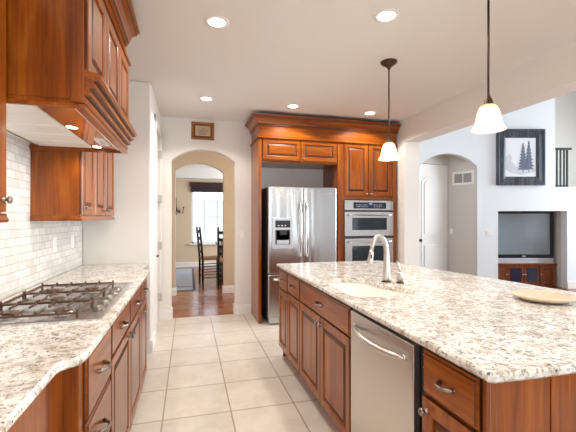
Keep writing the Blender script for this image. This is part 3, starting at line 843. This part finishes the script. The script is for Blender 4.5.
obj('spray_button', box(B(), pb.x - 0.006, pb.x + 0.006, pb.y - 0.004, pb.y + 0.003, pb.z - 0.014, pb.z + 0.014, 0.002), 'black', sp)
SD = thing('soap_dispenser', 'short brushed nickel dispenser with an upright lever next to the faucet', 'soap dispenser', (1.40, 2.225, 0.916))
obj('base_ring', lathe(B(), [(0.026, 0), (0.026, 0.005), (0.022, 0.007)], (1.40, 2.225, 0.9165), Z, 18), 'bronze', SD)
obj('body', lathe(B(), [(0.021, 0), (0.021, 0.062), (0.018, 0.068), (0.010, 0.072), (0, 0.073)], (1.40, 2.225, 0.923), Z, 20), 'nickel', SD)
obj('lever', tube(B(), [(1.40, 2.225, 0.99), (1.395, 2.225, 1.015), (1.388, 2.225, 1.04), (1.378, 2.225, 1.06), (1.373, 2.225, 1.068)], [0.008, 0.007, 0.006, 0.007, 0.004], 10), 'nickel', SD)
# platter
PL = thing('wooden_platter', 'round pale wooden platter lying on the island top', 'platter', (1.86, 1.56, 0.9165))
obj('dish', lathe(B(), [(0.085, 0), (0.11, 0.004), (0.138, 0.016), (0.150, 0.026), (0.147, 0.030), (0.134, 0.025), (0.09, 0.014), (0, 0.010)], (1.86, 1.56, 0.9165), Z, 40), 'platter', PL)
obj('foot_ring', lathe(B(), [(0.088, 0), (0.092, 0.002), (0.092, 0.006), (0.088, 0.007)], (1.86, 1.56, 0.9166), Z, 32), 'silver', PL)

# dishwasher
DW = thing('dishwasher', 'stainless dishwasher with an arched handle built into the island', 'dishwasher', (1.15, 1.545, 0))
obj('tub', box(B(), 0.885, 1.44, 1.222, 1.845, 0.10, 0.872), 'black', DW)
bm = B(); box(bm, 0.850, 0.884, 1.262, 1.838, 0.115, 0.862, 0.006, 3); obj('door', bm, 'steel_dw', DW)
obj('toe_panel', box(B(), 0.93, 0.95, 1.225, 1.842, 0.002, 0.098), 'black', DW)
bm = B(); pts = []
for i in range(17):
    tt = -1 + i / 8
    pts.append((0.846 - 0.042 * (1 - tt * tt) - 0.004, 1.548 + tt * 0.235, 0.792 - 0.006 * (1 - tt * tt)))
tube(bm, pts, [0.006] + [0.013] * 15 + [0.006], 12)
for s in (-1, 1): lathe(bm, [(0.013, 0), (0.011, 0.012)], (0.85, 1.548 + s * 0.232, 0.792), -X, 12)
obj('handle', bm, 'steel_dw', DW)
bm = B(); prism(bm, [(0.8495, 1.33 + 0.44 * i / 12, 0.80 + 0.045 * math.sin(PI * i / 12)) for i in range(13)], (0.002, 0, 0)); obj('handle_scoop', bm, 'steel_dw', DW)
for z in (0.60, 0.70, 0.78, 0.83): obj('rivet', lathe(B(), [(0.004, 0), (0.003, 0.002), (0, 0.0025)], (0.8845, 1.238, z), -X, 8), 'silver', DW)

# ================================================================== REFRIGERATOR WALL
FY = 4.68       # carcass face
FE = thing('refrigerator_cabinet', 'cherry cabinet surround over and beside the stainless refrigerator', 'cabinet', (1.45, 4.95, 0))
obj('side_panel', box(B(), 0.865, 0.905, FY - 0.02, BY - 0.001, 0, 2.394, 0.002), 'wood_z', FE)
obj('side_panel', box(B(), 1.965, 2.0, FY - 0.02, BY - 0.001, 0, 2.394, 0.002), 'wood_z', FE)
obj('body', box(B(), 0.906, 1.964, FY, BY - 0.001, 2.10, 2.394), 'wood_x', FE)
for xa, xb, ks in ((0.925, 1.436, 1), (1.444, 1.955, -1)):
    d = obj('door', raised_door(B(), (xa, FY, 2.125), X, Z, -Y, xb - xa, 0.275, 0.055), 'wood_x', FE)
    obj('knob', knob(B(), (xb - 0.03 if ks > 0 else xa + 0.03, FY - 0.02, 2.155), -Y, 0.013), 'pewter', d)
TC = thing('oven_cabinet', 'tall cherry cabinet holding the double wall oven', 'cabinet', (2.44, 4.95, 0))
bm = B(); box(bm, 2.001, 2.055, FY - 0.02, BY - 0.001, 0, 2.394, 0.002); obj('stile', bm, 'wood_z', TC)
bm = B(); box(bm, 2.81, 2.87, FY - 0.02, BY - 0.001, 0, 2.394, 0.002); obj('stile', bm, 'wood_z', TC)
obj('body', box(box(B(), 2.056, 2.809, FY, BY - 0.001, 1.625, 2.394), 2.056, 2.809, FY, BY - 0.001, 0.0, 0.42), 'wood_x', TC)
for xa, xb, ks in ((2.062, 2.430, 1), (2.438, 2.806, -1)):
    d = obj('door', raised_door(B(), (xa, FY, 1.675), X, Z, -Y, xb - xa, 0.725, 0.06), 'wood_z', TC)
    obj('knob', knob(B(), (xb - 0.03 if ks > 0 else xa + 0.03, FY - 0.02, 1.705), -Y, 0.013), 'nickel', d)
obj('drawer', slab_front(B(), (2.062, FY, 0.11), X, Z, -Y, 0.742, 0.29), 'wood_x', TC)
CM = thing('crown_moulding', 'deep cherry frieze and crown running over the refrigerator and oven cabinets', 'moulding', (1.87, 4.95, 2.41))
obj('frieze', box(B(), 0.870, 2.865, FY - 0.015, BY - 0.001, 2.3985, 2.60), 'wood_x', CM)
path = [(0.865, BY - 0.002, -1, 0), (0.865, FY - 0.02, -1, -1), (2.87, FY - 0.02, 0.25, -1), (2.87, BY - 0.002, 0.25, 0)]
obj('bead', sweep(B(), [(-0.004, 2.399), (0.020, 2.399), (0.026, 2.406), (0.018, 2.418), (0.004, 2.424), (-0.004, 2.424)], path), 'wood_x', CM)
obj('crown', sweep(B(), [(o * 1.15, z * 1.0 + 2.695) for o, z in CROWN], path, (2, 3, 7, 8)), 'wood_x', CM)

RF = thing('refrigerator', 'stainless french door refrigerator with a water dispenser', 'refrigerator', (1.43, 4.9, 0))
obj('body', box(B(), 0.975, 1.897, 4.605, 5.19, 0.02, 1.765, 0.005), 'charcoal', RF)
ld = obj('door', box(B(), 0.968, 1.427, 4.535, 4.6, 0.655, 1.77, 0.012, 3), 'steel_wave', RF)
rd = obj('door', box(B(), 1.433, 1.897, 4.535, 4.6, 0.655, 1.77, 0.012, 3), 'steel_wave', RF)
fd = obj('freezer_drawer', box(B(), 0.968, 1.897, 4.535, 4.6, 0.10, 0.645, 0.012, 3), 'steel_wave', RF)
obj('foot_grille', box(B(), 0.985, 1.88, 4.56, 4.6, 0.02, 0.095), 'silver', RF)
for hx, dr in ((1.385, ld), (1.475, rd)):
    pts = [(hx, 4.535, 0.86), (hx, 4.505, 0.875)]
    for i in range(11):
        tt = -1 + i / 5
        pts.append((hx, 4.495 - 0.022 * (1 - tt * tt), 1.21 + tt * 0.325))
    pts += [(hx, 4.505, 1.545), (hx, 4.535, 1.56)]
    obj('handle', tube(B(), pts, 0.0125, 12), 'chrome', dr)
pts = [(1.03, 4.535, 0.585)] + [(1.05 + 0.77 * i / 10, 4.495 - 0.02 * (1 - (i / 5 - 1) ** 2), 0.585) for i in range(11)] + [(1.84, 4.535, 0.585)]
obj('handle', tube(B(), pts, 0.0125, 12), 'chrome', fd)
dp = obj('dispenser', rings_panel(B(), (1.02, 4.536, 0.975), X, Z, -Y, 0.27, 0.395, [(0, 0), (0, 0.008), (0.004, 0.012), (0.012, 0.012)]), 'silver', ld)
obj('display', rings_panel(B(), (1.058, 4.524, 1.245), X, Z, -Y, 0.195, 0.09, [(0, 0), (0, 0.003), (0.003, 0.004)]), 'black', dp)
obj('recess', rings_panel(B(), (1.058, 4.5235, 1.03), X, Z, -Y, 0.195, 0.185, [(0, 0), (0, 0.003), (0.006, 0.003), (0.014, -0.0)]), 'charcoal', dp)
obj('nozzle', box(B(), 1.11, 1.205, 4.507, 4.523, 1.15, 1.205, 0.004), 'black', dp)
obj('paddle', box(B(), 1.075, 1.235, 4.512, 4.523, 1.035, 1.085, 0.004), 'silver', dp)
for i in range(3): obj('dispenser_button', box(B(), 1.09 + i * 0.045, 1.11 + i * 0.045, 4.518, 4.521, 1.262, 1.276), 'silver', dp)
obj('badge', box(B(), 1.745, 1.83, 4.532, 4.535, 1.685, 1.70, 0.001), 'silver', rd)

OV = thing('double_wall_oven', 'stainless double wall oven in the tall cherry cabinet', 'oven', (2.44, 4.9, 0.43))
obj('body', box(B(), 2.06, 2.805, FY - 0.01, BY - 0.01, 0.43, 1.615), 'charcoal', OV)
cp_ = obj('control_panel', box(B(), 2.06, 2.805, 4.635, 4.668, 1.475, 1.612, 0.004), 'steel', OV)
obj('display', box(B(), 2.19, 2.69, 4.630, 4.636, 1.498, 1.585, 0.002), 'black', cp_)
for i, (x, z) in enumerate([(2.23 + 0.022 * k, zz) for k in range(8) for zz in (1.52, 1.545)] + [(2.50 + 0.026 * k, zz) for k in range(5) for zz in (1.52, 1.545)]):
    obj('key', box(B(), x, x + 0.012, 4.629, 4.631, z, z + 0.010), 'silver' if i % 3 else 'display', cp_)
obj('clock', box(B(), 2.425, 2.475, 4.629, 4.631, 1.552, 1.575), 'display', cp_)
for z0, z1, g0, g1 in ((1.115, 1.455, 1.20, 1.37), (0.44, 1.085, 0.62, 0.98)):
    dr = obj('door', box(B(), 2.06, 2.805, 4.632, 4.668, z0, z1, 0.006), 'steel', OV)
    obj('window', box(B(), 2.17, 2.70, 4.628, 4.633, g0, g1, 0.003), 'glass_dark', dr)
    hz = z1 - 0.045
    pts = [(2.10, 4.633, hz), (2.105, 4.595, hz)] + [(2.12 + 0.625 * i / 8, 4.588, hz) for i in range(9)] + [(2.76, 4.595, hz), (2.765, 4.633, hz)]
    obj('handle', tube(B(), pts, 0.012, 12), 'chrome', dr)

# framed plaque over the arch
PQ = thing('framed_plaque', 'small golden wood framed plaque hanging above the arch', 'picture', (0.185, BY, 2.45))
bm = rings_panel(B(), (0.03, BY, 2.452), X, Z, -Y, 0.31, 0.245, [(0, 0), (0, 0.014), (0.006, 0.02), (0.022, 0.02), (0.03, 0.012), (0.032, 0.008)])
obj('frame', bm, 'gold_wood', PQ)
bm = rings_panel(B(), (0.064, BY - 0.009, 2.486), X, Z, -Y, 0.242, 0.177, [(0, 0), (0, 0.004), (0.004, 0.006), (0.02, 0.006)]); obj('inner_frame', bm, 'stand_wood', PQ)
pl = obj('plaque', rings_panel(B(), (0.083, BY - 0.0145, 2.505), X, Z, -Y, 0.204, 0.139, [(0, 0), (0, 0.003), (0.004, 0.004)]), 'plaque', PQ)
for i, (x, z, w_) in enumerate(((0.165, 2.605, 0.045), (0.120, 2.580, 0.13), (0.112, 2.560, 0.145), (0.125, 2.540, 0.12), (0.14, 2.525, 0.09))):
    bm = B(); k = x
    while k < x + w_:
        s = random.uniform(0.008, 0.02); box(bm, k, min(k + s, x + w_), BY - 0.0195, BY - 0.018, z, z + random.uniform(0.005, 0.009)); k += s + 0.005
    obj('lettering', bm, 'ink', pl)

# ================================================================== CEILING LIGHTS
first = None
LG = 'recessed ceiling lights'
for x, y, lb in ((0.19, 2.61, 'round recessed ceiling light over the aisle, nearer than the one before the arch'), (1.296, 2.227, 'round recessed ceiling light above the island sink'), (0.194, 4.308, 'round recessed ceiling light in front of the plaque and arch'), (1.231, 4.318, 'round recessed ceiling light before the refrigerator cabinet crown'), (2.285, 4.341, 'round recessed ceiling light before the oven cabinet crown'), (0.19, 0.90, 'added recessed ceiling light, out of view, at the camera end of the aisle'), (1.296, 0.45, 'added recessed ceiling light, out of view, over the camera end of the island')):  # the last two are added out of view to brighten the island fronts
    if first is None:
        first = thing('recessed_light', lb, 'ceiling light', (x, y, CEIL), group=LG)
        obj('trim_ring', lathe(B(), [(0.062, 0.0), (0.062, 0.006), (0.078, 0.006), (0.085, 0.003), (0.085, 0.0)], (x, y, CEIL), -Z, 32), 'trim', first)
        obj('lens', lathe(B(), [(0.061, -0.001), (0.061, 0.004), (0, 0.0045)], (x, y, CEIL), -Z, 32), 'bulb', first)
    else:
        dup(first, (x, y, CEIL), lb)
    l = bpy.data.lights.new('can_lamp', 'SPOT'); l.energy = CAN_POWER; l.color = WARM; l.spot_size = math.radians(142 if y > 2 else 112); l.spot_blend = 0.3; l.shadow_soft_size = 0.06
    lo = bpy.data.objects.new('can_lamp', l); COL.objects.link(lo); lo.location = (x, y, CEIL - 0.012)
# pendants
PX = 1.70
PD = None
for y, lb in ((2.88, 'bronze pendant lamp with a bell shade over the island near the oven'), (1.77, 'bronze pendant lamp with a bell shade hanging over the platter')):
    if PD is None:
        PD = thing('pendant_lamp', lb, 'pendant lamp', (PX, y, CEIL), group='island pendants')
        obj('canopy', lathe(B(), [(0.072, 0), (0.070, 0.012), (0.055, 0.025), (0.030, 0.040), (0.016, 0.055), (0.009, 0.07), (0, 0.071)], (PX, y, CEIL), -Z, 28), 'bronze', PD)
        obj('rod', tube(B(), [(PX, y, CEIL - 0.07), (PX, y, 2.07)], 0.0065, 10), 'bronze', PD)
        obj('socket_cap', lathe(B(), [(0.008, 0.09), (0.014, 0.075), (0.022, 0.06), (0.026, 0.04), (0.034, 0.022), (0.036, 0.010)], (PX, y, 1.995), Z, 20), 'bronze', PD)
        sh = obj('lamp_shade', lathe(B(), [(0.032, 0.150), (0.046, 0.138), (0.060, 0.105), (0.068, 0.060), (0.076, 0.030), (0.090, 0.008), (0.094, 0.0), (0.089, 0.002), (0.072, 0.030), (0.063, 0.060), (0.055, 0.102), (0.042, 0.132), (0.030, 0.144)], (PX, y, 1.878), Z, 32), 'shade', PD)
        obj('bulb', lathe(B(), [(0.012, 0.10), (0.014, 0.075), (0.028, 0.05), (0.026, 0.03), (0.012, 0.018), (0, 0.016)], (PX, y, 1.895), Z, 20), 'bulb', PD)
    else:
        dup(PD, (PX, y, CEIL), lb)
    l = bpy.data.lights.new('pendant_bulb', 'POINT'); l.energy = PENDANT_POWER; l.color = WARM; l.shadow_soft_size = 0.04
    lo = bpy.data.objects.new('pendant_bulb', l); COL.objects.link(lo); lo.location = (PX, y, 1.915)

# ================================================================== DINING ROOM
def chair(label, x, y, rotz):
    """tall ladder-back chair facing +x in its own frame."""
    t = thing('dining_chair', label, 'chair', (0, 0, 0), group='dark dining chairs')
    for sx, sy in ((-1, -1), (-1, 1)):
        obj('rear_post', tube(B(), [(-0.19, sy * 0.19, 0), (-0.19, sy * 0.19, 0.47), (-0.215, sy * 0.19, 0.8), (-0.25, sy * 0.185, 1.15), (-0.253, sy * 0.185, 1.19)], [0.022, 0.024, 0.023, 0.020, 0.012], 10), 'walnut', t)
    for sy in (-1, 1):
        obj('leg', tube(B(), [(0.20, sy * 0.22, 0), (0.20, sy * 0.22, 0.2), (0.20, sy * 0.22, 0.52)], [0.015, 0.020, 0.019], 10), 'walnut', t)
    obj('seat', prism(B(), [(-0.20, -0.20, 0.49), (0.22, -0.24, 0.49), (0.22, 0.24, 0.49), (-0.20, 0.20, 0.49)], (0, 0, 0.045), 0.01), 'rush', t)
    for z in (0.66, 0.80, 0.94, 1.08):
        xx = -0.19 - 0.06 * (z - 0.47) / 0.7 + 0.0
        obj('back_slat', box(B(), xx - 0.008, xx + 0.008, -0.185, 0.185, z - 0.03, z + 0.03, 0.004), 'walnut', t)
    bm = B()
    for z in (0.12, 0.24, 0.36):
        for sy in (-1, 1): tube(bm, [(-0.19, sy * 0.19, z), (0.20, sy * 0.22, z)], 0.010, 8)
        tube(bm, [(0.20, -0.22, z + 0.03), (0.20, 0.22, z + 0.03)], 0.010, 8)
    obj('stretcher', bm, 'walnut', t)
    t.location = (x, y, 0); t.rotation_euler = (0, 0, rotz)
    return t


ch = chair('dark ladder-back dining chair seen side-on in front of the window', 0.44, 8.05, math.radians(8))
dup(ch, (0.80, 7.50, 0), 'dark dining chair at the table, half cut off by the arch edge', math.radians(75))
TB = thing('dining_table', 'dark dining table under the dining room window', 'table', (1.15, 8.55, 0))
obj('tabletop', box(B(), 0.62, 1.9, 7.95, 9.2, 0.75, 0.785, 0.006), 'walnut', TB)
for x in (0.72, 1.8):
    for y in (8.05, 9.1): obj('leg', tube(B(), [(x, y, 0), (x, y, 0.4), (x, y, 0.75)], [0.025, 0.04, 0.045], 12), 'walnut', TB)
obj('apron', box(B(), 0.70, 1.82, 8.03, 9.12, 0.66, 0.75), 'walnut', TB)
bw = thing('fruit_bowl', 'small white bowl on the dark dining table', 'bowl', (0.75, 8.15, 0.7855))
obj('bowl', lathe(B(), [(0.04, 0), (0.05, 0.004), (0.10, 0.035), (0.12, 0.055), (0.115, 0.055), (0.09, 0.035), (0.04, 0.012), (0, 0.01)], (0.75, 8.15, 0.7855), Z, 24), 'trim', bw)
for i, (x, y, w_) in enumerate(((0.70, 8.12, 'nearest the chair'), (0.75, 8.09, 'at its front rim'), (0.79, 8.14, 'away from the chair'), (0.74, 8.19, 'at the window side'))):
    bm = B(); lathe(bm, [(0, -0.033), (0.02, -0.029), (0.034, 0), (0.030, 0.018), (0.012, 0.031), (0, 0.028)], (x, y, 0.845), Z, 16)
    tag(obj('red_apple', bm, 'red', loc=(x, y, 0.845)), 'small red apple in the white bowl ' + w_, 'apple', 'apples in the bowl')
bm = B(); box(bm, wx0 - 0.05, wx1 + 0.03, DY - 0.05, DY - 0.004, 2.27, 2.38, 0.004)
VL = thing('window_shade', 'dark rolled woven shade at the top of the dining window', 'window shade', (0.6, DY, 2.1))
obj('headrail', bm, 'valance', VL)
bm = B(); box(bm, wx0 - 0.02, wx1, DY - 0.045, DY - 0.012, 2.10, 2.27); 
for k in range(4): box(bm, wx0 - 0.02, wx1, DY - 0.055, DY - 0.040, 2.10 + 0.042 * k, 2.13 + 0.042 * k, 0.006)
obj('gathered_fold', bm, 'valance', VL)
SC = thing('wall_sconce', 'black iron candle sconce on the tan dining wall', 'sconce', (-0.28, DY, 1.45))
obj('back_bar', box(B(), -0.36, -0.335, DY - 0.015, DY, 1.45, 1.95, 0.003), 'bronze', SC)
for k, (dx, zt) in enumerate(((0.10, 1.58), (0.20, 1.66))):
    obj('arm', tube(B(), [(-0.345, DY - 0.012, 1.70 - k * 0.1), (-0.345 + dx * 0.4, DY - 0.06, 1.55), (-0.345 + dx * 0.9, DY - 0.08, 1.50), (-0.345 + dx, DY - 0.08, zt)], 0.011, 8), 'bronze', SC)
    obj('cup', lathe(B(), [(0.012, 0), (0.03, 0.008), (0.03, 0.02), (0, 0.021)], (-0.345 + dx, DY - 0.08, zt), Z, 14), 'bronze', SC)
RG = thing('area_rug', 'grey blue rug with dark lines on the dining room floor', 'rug', (-0.8, 9, 0))
obj('pile', box(B(), -1.9, 0.12, 7.12, 10.2, 0.0005, 0.010, 0.003), 'rug', RG)
bm = B()
for y in (7.12, 7.5): box(bm, -1.9, 0.12, y, y + 0.05, 0.0101, 0.012)
box(bm, 0.07, 0.12, 7.17, 10.2, 0.0101, 0.012)
obj('border', bm, 'rug_edge', RG)

# ================================================================== FAMILY ROOM THINGS (frame turned with the wall)
PT = thing('framed_picture', 'large slate blue framed print of two pine trees on the family room wall', 'picture', (4.484, D1, 2.0), R_)
obj('frame', rings_panel(B(), (4.024, D1, 2.0), X, Z, -Y, 0.92, 1.08, [(0, 0), (0, 0.05), (0.012, 0.06), (0.03, 0.06), (0.05, 0.045), (0.12, 0.055), (0.165, 0.03), (0.17, 0.02)]), 'frame_blue', PT)
pr_ = obj('print', box(B(), 4.19, 4.778, D1 - 0.026, D1 - 0.01, 2.166, 2.914), 'paper', PT)
bm = B(); yy = D1 - 0.0265
prism(bm, [(4.20, yy, 2.30), (4.20, yy, 2.56), (4.27, yy, 2.60), (4.32, yy, 2.53), (4.30, yy, 2.47), (4.40, yy, 2.36), (4.60, yy, 2.30), (4.77, yy, 2.33), (4.77, yy, 2.26), (4.5, yy, 2.20), (4.3, yy, 2.24)], (0, -0.001, 0))
obj('hillside', bm, 'mist', pr_)
for tx, b0, hh in ((4.53, 2.27, 0.52), (4.64, 2.28, 0.55)):
    bm = B(); box(bm, tx - 0.006, tx + 0.006, yy - 0.0025, yy - 0.001, b0 - 0.03, b0 + 0.08)
    n = 9
    left, right = [], []
    for i in range(n):
        z = b0 + 0.03 + hh * i / n; wq = 0.105 * (1 - i / n) + 0.008
        left += [(tx - wq * random.uniform(0.8, 1.15), yy - 0.003, z), (tx - wq * 0.45, yy - 0.003, z + hh / n * 0.75)]
        right += [(tx + wq * random.uniform(0.8, 1.15), yy - 0.003, z), (tx + wq * 0.45, yy - 0.003, z + hh / n * 0.75)]
    prism(bm, left + [(tx, yy - 0.003, b0 + 0.03 + hh)] + right[::-1], (0, -0.001, 0))
    obj('pine', bm, 'pine', pr_)
# vent on the hall wall
vp = C + dv * 0.07 + Z * 2.03
VT = thing('air_vent', 'white return air grille high on the beige hall wall', 'vent', tuple(vp), R_)
uv = dv
obj('frame', rings_panel(B(), vp, uv, Z, nv, 0.42, 0.27, [(0, 0), (0, 0.008), (0.03, 0.010), (0.035, 0.006)]), 'trim', VT)
for k in range(2):
    g = obj('grille', rings_panel(B(), vp + uv * (0.045 + 0.175 * k) + Z * 0.045 + nv * 0.008, uv, Z, nv, 0.155, 0.18, [(0, 0), (0, 0.002), (0.002, 0.003)]), 'grey_vent', VT)
wall_plate('light_switch', 'white switch plate low in the beige hall below the vent', tuple(C + dv * 0.05 + Z * 1.10 + nv * 0.001), nv, 'light switch', 1, R_)
wall_plate('light_switch', 'white double switch plate on the family room wall beside the television', (3.89, D1, 1.07), -Y, 'light switch', 2, R_)
# television and its stand
TS = thing('tv_stand', 'reddish wooden media cabinet with dark glass doors in the niche', 'tv stand', (4.74, 7.62, 0), R_)
sx0, sx1, sy0, sy1 = 4.07, 5.385, 7.32, 7.92
bm = B(); box(bm, sx0 + 0.02, sx1 - 0.02, sy0 + 0.03, sy1, 0.0, 0.42); obj('body', bm, 'stand_wood', TS)
obj('top', box(B(), sx0, sx1, sy0, sy1, 0.42, 0.455, 0.006), 'stand_wood', TS)
for xa, xb, gl in ((4.10, 4.40, 0), (4.41, 4.72, 1), (4.73, 5.04, 1), (5.05, 5.36, 0)):
    d = obj('door', raised_door(B(), (xa, sy0 + 0.03, 0.05), X, Z, -Y, xb - xa, 0.36, 0.045), 'stand_wood', TS)
    if gl: obj('glass', box(B(), xa + 0.045, xb - 0.045, sy0 + 0.006, sy0 + 0.016, 0.095, 0.365), 'navy', d)
    obj('knob', knob(B(), ((xb - 0.02) if xa in (4.41, 4.10) else xa + 0.02, sy0 + 0.01, 0.24), -Y, 0.014), 'nickel', d)
TV = thing('television', 'big grey flat television with a black surround standing in the niche', 'television', (4.7, 7.6, 0.456), R_)
obj('base', box(B(), 4.12, 5.33, 7.33, 7.75, 0.456, 0.50, 0.01), 'silver', TV)
obj('speaker_bar', box(B(), 4.10, 5.335, 7.345, 7.75, 0.50, 0.565, 0.01), 'silver', TV)
obj('bezel', box(B(), 4.085, 5.34, 7.35, 7.72, 0.565, 1.485, 0.01), 'tvblack', TV)
obj('screen', box(B(), 4.13, 5.255, 7.345, 7.352, 0.64, 1.455), 'tvglass', TV)
obj('badge', box(B(), 4.70, 4.77, 7.345, 7.35, 0.593, 0.612), 'silver', TV)
# railing on the ledge
RL = thing('stair_railing', 'black iron railing on the white ledge beyond the picture', 'railing', (5.35, 7.16, 1.969), R_)
obj('top_rail', box(B(), 5.166, 5.54, 7.14, 7.18, 2.70, 2.74, 0.004), 'black', RL)
obj('bottom_rail', box(B(), 5.166, 5.46, 7.15, 7.17, 1.985, 2.01), 'black', RL)
for x in (5.19, 5.26, 5.33, 5.40): obj('baluster', box(B(), x - 0.012, x + 0.012, 7.148, 7.172, 1.970, 2.70), 'black', RL)
obj('newel', box(B(), 5.445, 5.475, 7.145, 7.175, 1.970, 2.72, 0.003), 'black', RL)
